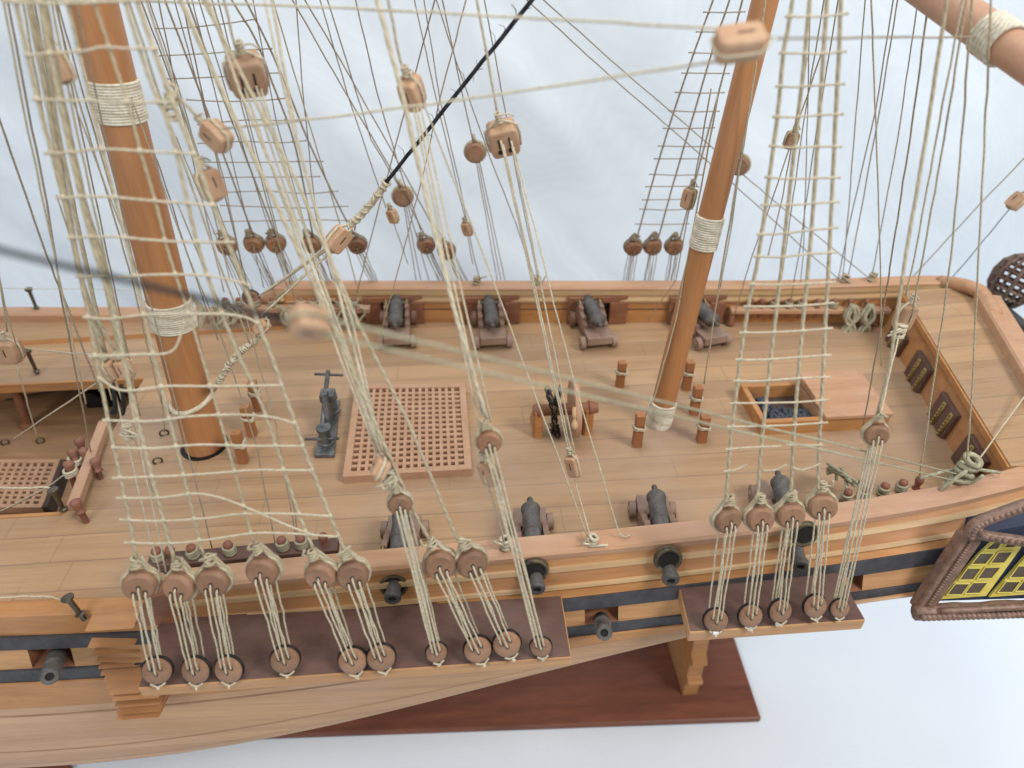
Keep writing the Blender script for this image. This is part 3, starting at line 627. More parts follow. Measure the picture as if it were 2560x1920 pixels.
FL = ['dusty black cannon inside the far bulwark, forwardmost, left of the big grating', 'dusty black cannon inside the far bulwark, above the right part of the big grating', 'black cannon inside the far bulwark, straight beyond the small winch', 'black cannon inside the far bulwark, turned slightly, partly behind the mizzen mast']
for i, (u, rz) in enumerate(((993, 0.02), (1232, 0.03), (1492, 0.09), (1768, 0.24))):
    c = c0 if i == 0 else copy_tree(c0); p = Pz(u, 880, 0); c.scale = (1.14,) * 3; c.location = (p.x, p.y + 0.22, 0.008); c.rotation_euler.z = rz
    tag(c, FL[i], 'cannon', 'deck cannons on carriages along the far bulwark')
NL = ['black cannon by the near rail, partly hidden by thick pale tackle ropes', 'black cannon by the near rail, its muzzle out beside the last long tackle', 'black cannon by the near rail, standing clear between the two channels', 'black cannon by the near rail, seen behind the mizzen deadeyes']
for i, (u, v, um, vm) in enumerate(((1003, 1300, 981, 1500), (1325, 1250, 1343, 1458), (1636, 1213, 1683, 1430), (1945, 1178, 2014, 1388))):
    c = copy_tree(c0); p = Pz(u, v, .19); q = Py(um, vm, 1.875 + .03 * (i == 3)); a = math.atan2(-(q.x - p.x), q.y - p.y); k = max(1.05, min(1.3, (q - p).length / .52))
    c.rotation_euler.z = a; d = V((math.cos(a + math.pi / 2), math.sin(a + math.pi / 2), 0)); c.scale = (1.03, k, 1.03); c.location = V((q.x, q.y, 0.008)) - d * .34 * k
    tag(c, NL[i], 'cannon', 'deck cannons on carriages along the near bulwark')
for i, (u, v) in enumerate(((984, 1463), (1336, 1426), (1670, 1398), (2011, 1335))):
    p = Py(u, v, 1.955 + 0.02 * (i == 3)); n = V((0, -1, .22)).normalized(); x_, y_ = frame_of(n)
    mb = MB(); mb.tube([p + n * .006 + (x_ * math.cos(t) + y_ * math.sin(t)) * .054 for t in np.linspace(0, 6.283, 28, endpoint=False)], .0085, 8, closed=True)
    mb.lathe(p - n * .01, n, [(0, .064), (.010, .064), (.012, .05)], 28); o = mb.build('port_ring', 'ring', hull, smooth='auto')
    mb = MB(); mb.lathe(p - n * .01, n, [(0, .049), (.0165, .049)], 24); mb.build('port_shade_disc', 'hole_shade', o)  # flush black disc paints the port's inner shade; nothing is cut
def lower_gun(u0, v0, u1, v1, lab):
    b = Py(u1, v1, 1.74); a = Py(u0, v0, 2.0); a.z = min(a.z, b.z + .05)
    d = (b - a); L_ = d.length; d.normalize()
    mb = MB(); mb.lathe(a, d, [(0, .04), (L_ * .5, .036), (L_ * .52, .039), (L_ * .58, .039), (L_ * .6, .033), (L_ - .06, .029), (L_ - .05, .034), (L_ - .015, .036), (L_, .03), (L_, .017), (L_ - .03, .015)], 22)
    mb.cur = 1; mb.lathe(a + d * (L_ - .012), d, [(0, .0165), (.004, .0165)], 12)
    tag(mb.build('lower_cannon', ['gunmetal', 'hole_shade'], smooth='auto', org=a), lab, 'cannon', 'cannons at the square ports below')
lower_gun(142, 1640, 124, 1692, 'black cannon muzzle poking from the square port left of the boarding steps')
lower_gun(1500, 1535, 1511, 1583, 'black cannon muzzle poking from the square port between the two channels')

# ------------------------------------------------------------------ deck fittings
def grating(name, label, c, nx, ny, z0, z1, fw, cat='grating', bw=0.5):
    root = thing(name, label, cat, c[0]); A, B, C_, D = [V(p) for p in c]   # near-left, near-right, far-right, far-left
    q = lambda s, t: A.lerp(B, s).lerp(D.lerp(C_, s), t)
    def bar(mb, p, r, wv, za, zb):
        d = (r - p).normalized(); s = V((-d.y, d.x, 0)) * wv / 2
        mb.hexa([V((*k.xy, za)) for k in (p - s, r - s, r + s, p + s)] + [V((*k.xy, zb)) for k in (p - s, r - s, r + s, p + s)])
    lx, ly = (B - A).length, (D - A).length; fx, fy = fw / lx, fw / ly
    mb = MB()
    bar(mb, q(0, fy / 2), q(1, fy / 2), fw, z0, z1); bar(mb, q(0, 1 - fy / 2), q(1, 1 - fy / 2), fw, z0, z1)
    bar(mb, q(fx / 2, fy), q(fx / 2, 1 - fy), fw, z0, z1 - .0015); bar(mb, q(1 - fx / 2, fy), q(1 - fx / 2, 1 - fy), fw, z0, z1 - .0015)
    mb.build('frame', 'grate', root, bevel=0.003)
    mb = MB(); w1 = lx * (1 - 2 * fx) / nx * bw; w2 = ly * (1 - 2 * fy) / ny * bw
    for i in range(1, nx): s = fx + (1 - 2 * fx) * i / nx; bar(mb, q(s, fy), q(s, 1 - fy), w1, z1 - .03, z1 - .006)
    for i in range(1, ny): t = fy + (1 - 2 * fy) * i / ny; bar(mb, q(fx, t), q(1 - fx, t), w2, z1 - .032, z1 - .0085)
    mb.build('lattice', 'grate', root)
    mb = MB(); mb.quad(*[V((*q(s, t).xy, z0 + .006)) for s, t in ((.02, .02), (.98, .02), (.98, .98), (.02, .98))]); mb.build('shade_plate', 'darkbrown', root)  # dark plate over solid deck paints the shade below the lattice
    return root
grating('hatch_grating', 'large square lattice hatch cover lying on the middle of the deck', [Pz(u, v, .06) for u, v in ((856, 1192), (1180, 1172), (1163, 958), (888, 962))], 15, 16, 0.0, 0.062, 0.04, bw=.44)
LG = [Pz(u, v, -.36) for u, v in ((-150, 1268), (104, 1268), (150, 1148), (-95, 1148))]
lg = grating('waist_grating', 'lattice grating on the sunken lower deck at the left edge', LG, 12, 9, -.415, -.36, 0.03, bw=.46)
mb = MB(); A, B = LG[1], LG[2]; nx_ = V((1, 0, 0)); mb.hexa([V((*p.xy, z)) + nx_ * o for z, oo in ((-.417, .06), (-.362, .03)) for p, o in ((A, .002), (A, oo), (B, oo), (B, .002))]); mb.build('coaming', 'darkbrown', lg)  # right side coloured dark to paint the shade it stands in
# bilge pump
b0, b1, b2, b3 = Pz(787, 1150), Pz(838, 1150), Pz(852, 1012), Pz(818, 1012)
pump = thing('bilge_pump', 'dark metal bilge pump with a long rocking bar and two crossbar handles', 'pump', b0)
mb = MB(); mb.hexa([p + V((0, 0, .014)) for p in (b0, b1, b2, b3)] + [p + V((0, 0, .04)) for p in (b0, b1, b2, b3)]); mb.build('base_plate', 'pumpmetal', pump, bevel=.006)
pc = [(b0 + b1) / 2 + (b3 - b0) * .2, (b0 + b1) / 2 + (b3 - b0) * .78]
for c in pc: mb = MB(); mb.lathe(c + V((0, 0, .035)), (0, 0, 1), [(0, .045), (.015, .045), (.02, .033), (.10, .031), (.105, .042), (.12, .042), (.125, .025)], 18); mb.build('cylinder', 'pumpmetal', pump, smooth='auto')
c = (pc[0] + pc[1]) / 2 + V((0, .03, 0)); mb = MB(); mb.prism([c + V((-.02, -.09, .04)), c + V((-.02, .09, .04)), c + V((-.02, .05, .24)), c + V((-.02, -.0, .26))], (.03, 0, 0)); mb.box(c + V((0, .06, .2)), (.085, .085, .05)); mb.build('bracket', 'pumpmetal', pump, bevel=.008)
ra, rb = Py(820, 928, pc[1].y + .14), Py(802, 1104, pc[0].y - .02)
mb = MB(); mb.tube([ra, ra.lerp(rb, .5) + V((0, 0, .01)), rb], .014, 8); mb.build('rocking_bar', 'pumpmetal', pump, smooth=True)
for u0, v0, u1, v1, y in ((786, 935, 858, 938, ra.y), (762, 1098, 848, 1096, rb.y)): mb = MB(); mb.tube([Py(u0, v0, y), Py(u1, v1, y)], .0085, 6); mb.build('handle', 'pumpmetal', pump, smooth=True)
# winch with chain
pl, pr_ = Pz(1345, 1092), Pz(1468, 1085); wy = pl.y
winch = thing('deck_winch', 'small wooden winch with a disc wheel and a dark chain over its drum', 'winch', pl)
for p in (pl, pr_): mb = MB(); mb.box((p.x, wy, .10), (.05, .055, .2)); mb.build('post', 'orange', winch, bevel=.006)
for p in (pl, pr_): mb = MB(); mb.prism([(p.x - .03, wy - .02, 0.0), (p.x - .03, wy + .19, 0.0), (p.x - .03, wy + .04, .17), (p.x - .03, wy - .02, .17)], (.014, 0, 0)); mb.build('brace', 'orange', winch)
mb = MB(); mb.lathe((pl.x - .03, wy + .01, .19), (1, 0, 0), [(0, .03), (.03, .045), (.05, .035), (pr_.x - pl.x + .02, .035), (pr_.x - pl.x + .03, .045), (pr_.x - pl.x + .08, .03)], 16); mb.build('drum', 'reddish', winch, smooth='auto')
wx = Pz(1424, 1080).x; mb = MB(); mb.lathe((wx, wy + .02, .185), (1, 0, 0), [(0, .165), (.005, .17), (.03, .17), (.035, .165), (.036, .05), (.05, .045)], 32); mb.build('wheel', 'grate', winch, smooth='auto')
mb = MB(); hp = Py(1437, 1075, wy - .16); mb.lathe(hp, (0, .45, .9), [(0, .005), (.01, .017), (.035, .02), (.055, .011), (.068, .009), (.075, .016), (.09, .014), (.13, .011)], 14); mb.build('crank_handle', 'cream', winch, smooth=True)
ch = thing('anchor_chain', 'dark tarnished chain hanging over the winch drum to the deck', 'chain', Pz(1392, 1082))
path = smooth_path([Py(1398, 972, wy + .03), Py(1394, 990, wy - .03), Py(1388, 1012, wy - .05), Py(1386, 1040, wy - .05), Py(1388, 1060, wy - .05), Pz(1394, 1078, .02)], 4)
path += smooth_path([Py(1370, 975, wy + .0), Py(1376, 1000, wy - .05), Py(1384, 1022, wy - .06)], 3); path += [Pz(1394, 1080, .03) + V((random.uniform(-.035, .035), random.uniform(-.03, .03), random.uniform(0, .05))) for _ in range(7)]
for i in range(len(path) - 1):
    d = path[i + 1] - path[i]
    if d.length > .2: continue
    d = d.normalized() if d.length > 0 else V((0, 0, 1)); x_, y_ = frame_of(d); x_ = x_ if i % 2 else y_; c = path[i]
    mb = MB(); mb.tube([c + d * .026 * math.cos(t) + x_ * .015 * math.sin(t) for t in np.linspace(0, 6.283, 12, endpoint=False)], .0058, 5, closed=True); mb.build('link', 'ring' if i % 3 == 0 else 'ironblack', ch, smooth=True)
# bitts round the masts
def bitt(ub, vb, ut, vt, lab, grp, loops=1):
    p = Pz(ub, vb); t = Py(ut, vt, p.y + .035); h = t.z; root = thing('bitt_post', lab, 'post', p, grp); wd = .049
    lean = V((t.x - p.x, 0, 0)) * .5; mb = MB(); zz = [0, h * .55, h * .56, h * .70, h * .71, h]; ww = [1, 1, .8, .8, 1, 1]
    rows = []
    for z, k in zip(zz, ww):
        o = V((p.x, p.y + .035, z)) + lean * z / h; a_ = wd * k / 2; rows.append([o + V((x * a_, y * a_, 0)) for x, y in ((-1, -1), (1, -1), (1, 1), (-1, 1), (-1, -1))])
    mb.sheet(rows); mb.quad(*rows[-1][:4]); mb.build('post', 'bitt', root, bevel=.004)
    mb = MB()
    for k in range(loops + 1):
        o = V((p.x, p.y + .035, h * (.60 + .05 * k))) + lean * (.6); s = wd * .56
        mb.tube(smooth_path([o + V((x * s, y * s, .006 * math.sin(i * 2 + k))) for i, (x, y) in enumerate(((-1, -1), (0, -1.15), (1, -1), (1.1, 0), (1, 1), (-1, 1), (-1.1, 0), (-1, -1)))], 3), .0062, 6)
    mb.build('rope_loop', 'rope', root, smooth=True)
g = 'bitts standing round the mizzen foot'
bitt(1551, 976, 1558, 905, 'orange post with a rope loop, standing alone left of and beyond the mizzen foot', g)
bitt(1717, 984, 1727, 904, 'orange post with a rope loop, farthest of the three right of the mizzen', g)
bitt(1737, 1046, 1747, 967, 'orange post with a rope loop, middle one of the three right of the mizzen', g)
bitt(1756, 1116, 1764, 1040, 'orange post with a rope loop, nearest of the three right of the mizzen', g)
bitt(1594, 1127, 1603, 1036, 'orange post at the near left of the white wrapped mizzen foot', g)
g = 'bitts standing right of the main mast foot'
bitt(646, 1036, 628, 955, 'orange post with dark rope loop, farthest of three right of the main mast', g, 2)
bitt(630, 1100, 610, 1015, 'orange post with pale top, middle one of three right of the main mast', g)
bitt(607, 1168, 592, 1080, 'orange post with rope loop, nearest of three right of the main mast', g, 2)
# companion hatch with sliding lid and the dark pellets in it
q = [Pz(u, v) for u, v in ((1888, 1092), (2192, 1072), (2150, 972), (1850, 990))]; xl, xr = (q[0].x + q[3].x) / 2, (q[1].x + q[2].x) / 2; y0, y1 = q[0].y, q[3].y - .01
xm = xl + (xr - xl) * .47; comp = thing('companion_hatch', 'low wooden hatch box, left half open and right half under a lid', 'hatch box', (xl, y0, 0))
mb = MB(); t = .035; h = .10
mb.box(((xl + xr) / 2, y0 + t / 2, h / 2 + .005), (xr - xl, t, h)); mb.box(((xl + xr) / 2, y1 - t / 2, h / 2 + .005), (xr - xl, t, h)); mb.box((xl + t / 2, (y0 + y1) / 2, h / 2 + .004), (t, y1 - y0 - 2 * t - .002, h - .003)); mb.box((xr - t / 2, (y0 + y1) / 2, h / 2 + .004), (t, y1 - y0 - 2 * t - .002, h - .003))
mb.build('coaming', 'orange', comp, bevel=.006)
mb = MB(); ym = (y0 + y1) / 2 + .03; e = .012
for a_, b_ in ((xm, xr + .0),):
    mb.hexa([(a_, y0 - e, h + .007), (b_, y0 - e, h + .007), (b_, y1 + e, h + .007), (a_, y1 + e, h + .007), (a_, y0 - e, h + .035), (b_, y0 - e, h + .035), (b_, y1 + e, h + .05), (a_, y1 + e, h + .05)])
    mb.hexa([(a_ - .012, y0 + .1, h + .036), (b_ - .05, y0 + .1, h + .036), (b_ - .05, y1 - .0, h + .036), (a_ - .012, y1, h + .036), (a_ - .012, y0 + .13, h + .075), (b_ - .05, y0 + .13, h + .075), (b_ - .05, y1, h + .08), (a_ - .012, y1, h + .08)])
    mb.hexa([(a_, y0 + t + .003, .02), (a_ + .02, y0 + t + .003, .02), (a_ + .02, y1 - t - .003, .02), (a_, y1 - t - .003, .02), (a_, y0 + t + .003, h + .005), (a_ + .02, y0 + t + .003, h + .005), (a_ + .02, y1 - t - .003, h + .005), (a_, y1 - t - .003, h + .005)])
mb.build('lid', 'cap', comp, bevel=.006)
mb = MB(); mb.quad((xl + t, y0 + t, .014), (xm, y0 + t, .014), (xm, y1 - t, .014), (xl + t, y1 - t, .014)); mb.build('box_floor', 'darkbrown', comp)
mb = MB(); rnd = random.Random(3)
for k in range(330):
    x = rnd.uniform(xl + t + .02, xm - .03); y = rnd.uniform(y0 + t + .012, y0 + t + .012 + (y1 - y0 - 2 * t) * (.62 - .35 * (x - xl) / (xm - xl) + .35 * (x < xl + .14)))
    mb.ball((x, y, .025 + rnd.uniform(0, .035)), rnd.uniform(.012, .019), 5)
tag(mb.build('pellet_heap', 'shot', smooth=True), 'blue-black beads heaped in the open half of the hatch box', 'beads', kind='stuff')

# ------------------------------------------------------------------ belaying pins, pin rails, hung coils
def pin_mesh(mb, p, h=.16, r=.016, ax=(0, 0, 1)):
    mb.lathe(V(p) - V(ax) * h * .55, ax, [(0, r * .5), (.01, r * .62), (h * .5, r * .7), (h * .52, r * 1.15), (h * .56, r * 1.15), (h * .6, r * .75), (h * .72, r * .95), (h * .86, r * 1.3), (h * .95, r * 1.15), (h, r * .3)], 12)
def hitch(mb, p, r, n=3, rr=.008):
    p = V(p)
    for k in range(n):
        o = p + V((0, 0, -.012 + .014 * k)); tl = random.uniform(-.3, .3)
        mb.tube([o + V((r * math.cos(t), r * math.sin(t), r * tl * math.cos(t))) for t in np.linspace(0, 6.283, 14, endpoint=False)], rr, 5, closed=True)
def coil(p, ln, wd, lab, grp, col='rope_green'):
    mb = MB(); p = V(p)
    for k in range(6):
        o = V((random.uniform(-.018, .018), random.uniform(-.02, .012), 0)); w_ = wd * random.uniform(.6, 1.1); l_ = ln * random.uniform(.85, 1.05)
        pts = [p + o + V((0, 0, .02)), p + o + V((w_ * .5, -.01, -l_ * .3)), p + o + V((-w_ * .3, -.02, -l_ * .65)), p + o + V((-w_ * .5, -.03, -l_ * .92)), p + o + V((0, -.04, -l_)), p + o + V((w_ * .5, -.03, -l_ * .9)), p + o + V((w_ * .25, -.02, -l_ * .6)), p + o + V((-w_ * .5, -.01, -l_ * .28)), p + o + V((0, .01, .02))]
        mb.tube(smooth_path(pts, 4), .011, 6)
    tag(mb.build('rope_coil', col, smooth=True, org=p), lab, 'rope coil', grp)
def pin_rail(name, lab, pts, sz, cols, pins, hitches, legs=()):
    a, b = V(pts[0]), V(pts[1]); root = thing(name, lab, 'pin rail', a); d = (b - a).normalized(); s = V((-d.y, d.x, 0)) * sz[0] / 2; u = V((0, 0, sz[1] / 2))
    mb = MB(); mb.hexa([a - s - u, b - s - u, b + s - u, a + s - u, a - s + u, b - s + u, b + s + u, a + s + u]); mb.build('rail', cols, root, bevel=.006)
    for t in legs: p = a.lerp(b, t); mb = MB(); mb.lathe((p.x, p.y, 0.004), (0, 0, 1), [(0, .03), (.02, .035), (.04, .02), (p.z - sz[1] / 2, .022)], 12); mb.build('leg', 'reddish', root, smooth=True)
    for i, t in enumerate(pins):
        p = a.lerp(b, t); mb = MB(); pin_mesh(mb, p + V((0, 0, .02))); o = mb.build('belaying_pin', 'pin', root, smooth=True)
        if i in hitches: mb = MB(); hitch(mb, p + V((0, 0, .045)), .022); mb.build('rope_hitch', 'rope_green', root, smooth=True)
    return root
a, b = Py(1822, 787, far_in(1.8) - .05), Py(2216, 798, far_in(2.9) - .05); b.z = a.z = .13
pin_rail('pin_rail', 'pin rail on the far aft bulwark with red-brown pins and hung coils', (a, b), (.07, .035), 'cap', (.12, .19, .27, .36, .44, .54, .64, .74, .84), (2, 3, 4, 6), (.02, .93))
coil(a.lerp(b, .74) + V((0, -.05, .05)), .27, .09, 'pale green rope bundle looped over the far aft pin rail, left of two', 'rope bundles on the aft pin rail')
coil(a.lerp(b, .84) + V((0, -.05, .05)), .27, .08, 'pale green rope bundle looped over the far aft pin rail, right of two', 'rope bundles on the aft pin rail')
a, b = Py(2120, 1222, near_in(1.9) + .06), Py(2345, 1190, near_in(2.4) + .06); b.z = a.z = .2
pin_rail('pin_rail', 'pin rail inside the near aft bulwark, only its round pin heads showing', (a, b), (.06, .03), 'cap', (.02, .2, .42, .62, .8), (0, 1, 2, 3))
a, b = Py(372, 1405, near_in(-1.1) + .075), Py(850, 1385, near_in(-.5) + .075); b.z = a.z = .25
pin_rail('pin_rail', 'dark pin rail along the near bulwark behind the main deadeyes', (a, b), (.075, .05), 'plum', (.06, .13, .24, .43, .71, .81, .93), (0, 2, 3, 4, 5))
a, b = Py(548, 768, far_in(-1.6) - .05), Py(925, 770, far_in(-.6) - .05); a.z = b.z = .15
pin_rail('pin_rail', 'pin rail on the far bulwark behind the main mast, cluttered with hitches', (a, b), (.07, .04), 'cap', (.05, .14, .25, .36, .55, .63, .71, .8, .9), (0, 1, 2, 3, 4, 5, 6, 7, 8))
for k, t in enumerate((.0, .07, .42, .6, .68, .86)):
    p = a.lerp(b, t); mb = MB()
    for q_ in range(3):
        o = p + V((random.uniform(-.05, .05), -.04, .03)); mb.tube(smooth_path([o, o + V((random.uniform(-.06, .06), -.03, -.06)), o + V((random.uniform(-.06, .06), -.03, -.12 - .08 * (k == 0))), o + V((random.uniform(-.03, .08), -.02, -.03)), o + V((random.uniform(-.05, .05), -.02, .03))], 4), .009, 5)
    tag(mb.build('rope_bundle', 'rope_green', smooth=True, org=p), 'loose pale rope ends on the far pin rail, %s from the left' % ('first', 'second', 'third', 'fourth', 'fifth', 'last')[k], 'rope ends', 'rope ends on the far pin rail')
# pin rail at the break of the deck (left)
a, b = Pz(262, 1058, .07), Pz(184, 1268, .07)
fr = pin_rail('break_rail', 'short wooden rail with red-brown pins at the edge of the sunken waist', (a, b), (.055, .05), 'grate', (), ())
for k, (ub, vb, ut, vt) in enumerate(((212, 1140, 200, 1108), (196, 1165, 185, 1140), (222, 1160, 214, 1140), (184, 1205, 172, 1160), (250, 1192, 240, 1158), (214, 1300, 190, 1258))):
    t_ = Py(ut, vt, Pz(ub, vb, .02).y + .02); p = Pz(ub, vb, .02); mb = MB(); ax = (t_ - p).normalized(); pin_mesh(mb, p.lerp(t_, .5), .17, .022, ax); mb.build('belaying_pin', 'pin', fr, smooth=True)
    if k in (1, 3): mb = MB(); hitch(mb, p.lerp(t_, .55), .03, 3); mb.build('rope_hitch', 'rope', fr, smooth=True)
# stanchion nails, eyebolts
def nail(ub, vb, ut, vt, z, lab):
    p = Pz(ub, vb, z); t_ = Py(ut, vt, p.y + .01); mb = MB(); d = (t_ - p); L_ = d.length
    mb.lathe(p, d, [(-.03, .011), (L_ * .05, .012), (L_ * .08, .022), (L_ * .12, .011), (L_ * .86, .013), (L_ * .88, .025), (L_ * .97, .027), (L_, .018)], 14)
    tag(mb.build('metal_stanchion', 'nail', smooth='auto', org=p), lab, 'stanchion', 'nail-like stanchions along the gangways')
nail(92, 772, 70, 720, .072, 'nail-like metal pin standing in the far waist rail at the left')
nail(93, 932, 66, 874, .01, 'nail-like metal pin on the far gangway beside the round block')
nail(203, 1538, 166, 1492, .048, 'nail-like brass pin in the near waist rail above the boarding steps')
nail(160, 1276, 130, 1222, .01, 'nail-like metal pin on the near gangway holding the white rope end')
def eyebolt(u, v, z, lab, r=.022):
    p = Pz(u, v, z); mb = MB(); mb.tube([p + V((r * math.cos(t), r * .35 * math.cos(t), r + r * math.sin(t))) for t in np.linspace(0, 6.283, 14, endpoint=False)], .0055, 6, closed=True); mb.lathe(p, (0, 0, 1), [(-.01, .012), (.004, .012), (.006, .006)], 10)
    tag(mb.build('eyebolt', 'nail', smooth=True, org=p), lab, 'eyebolt', 'ring bolts set in the deck')
eyebolt(397, 1160, .005, 'small dark ring bolt on the deck left below the main mast foot')
eyebolt(433, 1032, .008, 'small ring bolt on the deck just left of the main mast')
eyebolt(413, 1090, .006, 'ring bolt holding a tackle hook left of the main mast foot')
eyebolt(104, 1108, LZ, 'ring bolt on the sunken lower deck under the round block')
eyebolt(16, 1112, LZ, 'ring bolt on the sunken lower deck at the left picture edge')
p = Pz(70, 1066, LZ); t_ = Py(32, 950, p.y); mb = MB(); mb.lathe(p, t_ - p, [(0, .05), (.03, .05), (.04, .03), ((t_ - p).length - .04, .03), ((t_ - p).length, .04)], 16)
tag(mb.build('deck_pillar', 'reddish', smooth='auto', org=p), 'red-brown round pillar under the far gangway in the sunken waist', 'pillar')
mb = MB(); p = V((-2.62, 4.28, LZ)); mb.lathe(p + V((0, 0, .12)), (0, -1, 0), [(-.2, .07), (.15, .055), (.16, .065), (.2, .06)], 16); mb.box(p + V((0, .02, .05)), (.2, .3, .1))
tag(mb.build('waist_cannon', 'ironblack', smooth='auto', org=p), 'black gun in the shadow under the far gangway', 'cannon')
# stern lantern
lc = Pd(2545, 696, 5.05); lant = thing('stern_lantern', 'brown pierced octagonal stern lantern at the right edge', 'lantern', lc)
mb = MB(); ax = V((.35, .1, .95)).normalized(); mb.lathe(lc, ax, [(-.19, .08), (-.14, .115), (-.09, .14), (-.03, .152), (.03, .15), (.08, .135), (.13, .1), (.16, .05)], 16); o = mb.build('openwork_body', 'lantern', lant)
ms = o.modifiers.new('wire', 'WIREFRAME'); ms.thickness = .034; ms.use_even_offset = False
mb = MB(); x_, y_ = frame_of(ax)
for j in range(8):
    tt = 2 * math.pi * j / 8; d0 = x_ * math.cos(tt) + y_ * math.sin(tt); mb.tube([lc + ax * h_ + d0 * r_ for h_, r_ in ((-.19, .085), (-.09, .147), (0, .16), (.08, .142), (.16, .055))], .016, 6)
mb.build('lantern_rib', 'lantern', lant, smooth=True)
mb = MB(); mb.lathe(lc, ax, [(-.23, .05), (-.175, .095)], 8); mb.tube(smooth_path([lc - ax * .22, Pd(2530, 790, 5.0), Pd(2600, 850, 4.9)], 5), .035, 8); mb.build('bracket', 'black', lant, smooth=True)
# ------------------------------------------------------------------ deadeyes, lanyards, shrouds and ratlines
def plane(p, n): n = V(n).normalized(); return lambda u, v, o=0.0: Pp(u, v, V(p), n) + n * o
PM = plane((0, Pz(900, 1682, CZ).y + .02, .1), (0, -1, .22))          # near main shrouds, leaning in to the mast head
PZn = plane((0, Pz(1950, 1566, CZ).y + .02, .1), (0, -1, .24))
PF = plane((0, 4.63, .1), (0, -1, -.2)); PFZ = plane((0, 4.55, .1), (0, -1, -.22))
ORD = ('first', 'second', 'third', 'fourth', 'fifth', 'sixth', 'seventh', 'eighth', 'ninth', 'tenth')
def disc(mb, c, n, r, th):
    mb.lathe(c - n * th / 2, n, [(0, r * .82), (th * .12, r * .93), (th * .3, r), (th * .42, r * .96), (th * .58, r * .96), (th * .7, r), (th * .88, r * .93), (th, r * .82)], 24)
def deadeye_tackle(U, L, n, r, lab, grp, shroud_dir, rl=None, th=None, strands=6, rope='rope', lr=.0036, parent=None, strop=True, nknot=1):
    rl = rl or r; th = th or r * .85; root = thing('deadeye_tackle', lab, 'deadeye tackle', L, grp); n = V(n).normalized()
    up = (U - L).normalized(); n = (n - up * n.dot(up)).normalized(); sd = up.cross(n)
    tilt = random.uniform(-.22, .22); nU = (n + sd * tilt + up * random.uniform(-.05, .12)).normalized(); upU = (up - nU * up.dot(nU)).normalized(); sdU = upU.cross(nU)
    tl = random.uniform(-.15, .15); nL = (n + sd * tl + V((0, 0, .25))).normalized(); upL = (up - nL * up.dot(nL)).normalized(); sdL = upL.cross(nL)
    offs = [(-.34, -.18), (0, .2), (.34, -.18)]
    mb = MB(); disc(mb, U, nU, r, th); mb.cur = 1
    for a, b in offs: mb.lathe(U + nU * (th / 2 - .003) + sdU * a * r + upU * (b - .1) * r, nU, [(0, r * .13), (.0045, r * .13)], 10)
    ue = mb.build('upper_deadeye', ['deadeye', 'hole_shade'], root, smooth='auto')
    mb = MB(); disc(mb, L, nL, rl, th * .8); mb.cur = 1
    for a, b in offs: mb.lathe(L + nL * (th * .4 - .003) + sdL * a * rl - upL * (b - .05) * rl, nL, [(0, rl * .12), (.0045, rl * .12)], 10)
    le = mb.build('lower_deadeye', ['deadeye', 'hole_shade'], root, smooth='auto')
    mb = MB(); mb.tube([L - nL * th * .05 + (sdL * math.cos(t) + upL * math.sin(t)) * rl * 1.0 for t in np.linspace(0, 6.283, 26, endpoint=False)], rl * .11, 6, closed=True); mb.tube([L - upL * rl, L - upL * rl * 1.5 - nL * th * .4], rl * .09, 5); mb.build('iron_strop', 'ironblack', le, smooth=True)
    mb = MB()
    e = L - upL * rl * 1.02 + nL * th * .2
    for s in (-1, 1): mb.tube(smooth_path([e + sdL * s * rl * .5 + upL * .1 * rl, e - upL * .1 * rl + sdL * s * rl * .2, e - upL * (.12 + random.uniform(0, .2)) * rl, e - upL * rl * random.uniform(.3, .5) + sdL * random.uniform(-.15, .15) * rl], 3), lr * 1.2, 5)
    mb.build('cord_end', 'rope', le, smooth=True)
    mb = MB()                                          # strop round the upper deadeye, drawn up into a throat
    ring = [U - nU * th * .05 + (sdU * math.cos(t) + upU * math.sin(t)) * r * 1.03 for t in np.linspace(math.radians(125), math.radians(415), 26)]
    tip = U + upU * r * 1.75; q = [tip] + ring + [tip]; sr = r * .12
    q = smooth_path(q, 2); mb.tube([p - nU * th * .2 for p in q], sr, 8); mb.tube([p - nU * th * .5 for p in q], sr, 8)
    for k in range(4 * nknot):
        o = U + upU * r * (1.4 + .17 * k); d = (upU + sdU * random.uniform(-.5, .5)).normalized(); x_, y_ = frame_of(d); R_ = r * (.30 - .03 * k)
        mb.tube([o + (x_ * math.cos(t) + y_ * math.sin(t)) * R_ for t in np.linspace(0, 6.283, 12, endpoint=False)], sr * .75, 5, closed=True)
    mb.tube(smooth_path([tip, tip + sdU * r * random.choice((-.5, .5)) + nU * r * .2, tip + sdU * r * random.uniform(-.6, .6) + upU * r * .45 + nU * r * .2], 4), sr * .7, 5)
    mb.build('strop', 'rope_tan' if rope == 'rope' else rope, ue, smooth=True)
    mb = MB(); K = 3
    for k in range(strands):
        f = k < 3; i = k % 3; a, b = offs[i]
        if f: p0 = U + nU * (th / 2) + sdU * a * r + upU * (b - .1) * r; p1 = p0 + nU * r * .16 - upU * r * .18; p3 = L + nL * th * .42 + sdL * a * rl - upL * (b - .05) * rl; p2 = p3 + nL * rl * .15 + upL * rl * .2
        else:
            a += random.uniform(-.1, .25); p0 = U - nU * th * .5 + sdU * a * r - upU * .3 * r; p1 = p0 - upU * r * .8; p3 = L - nL * th * .4 + sdL * (a - .1) * rl; p2 = p3 + upL * rl * 1.1
        pts = [p0, p1] + seg(p1, p2, 8, wob=.002)[1:] + [p3]; mb.tube(pts, lr, 6)
    mb.build('lanyard', rope, root, smooth=True)
    return root
ND = (0, -1, .22)
g = 'deadeye tackles on the near main channel'
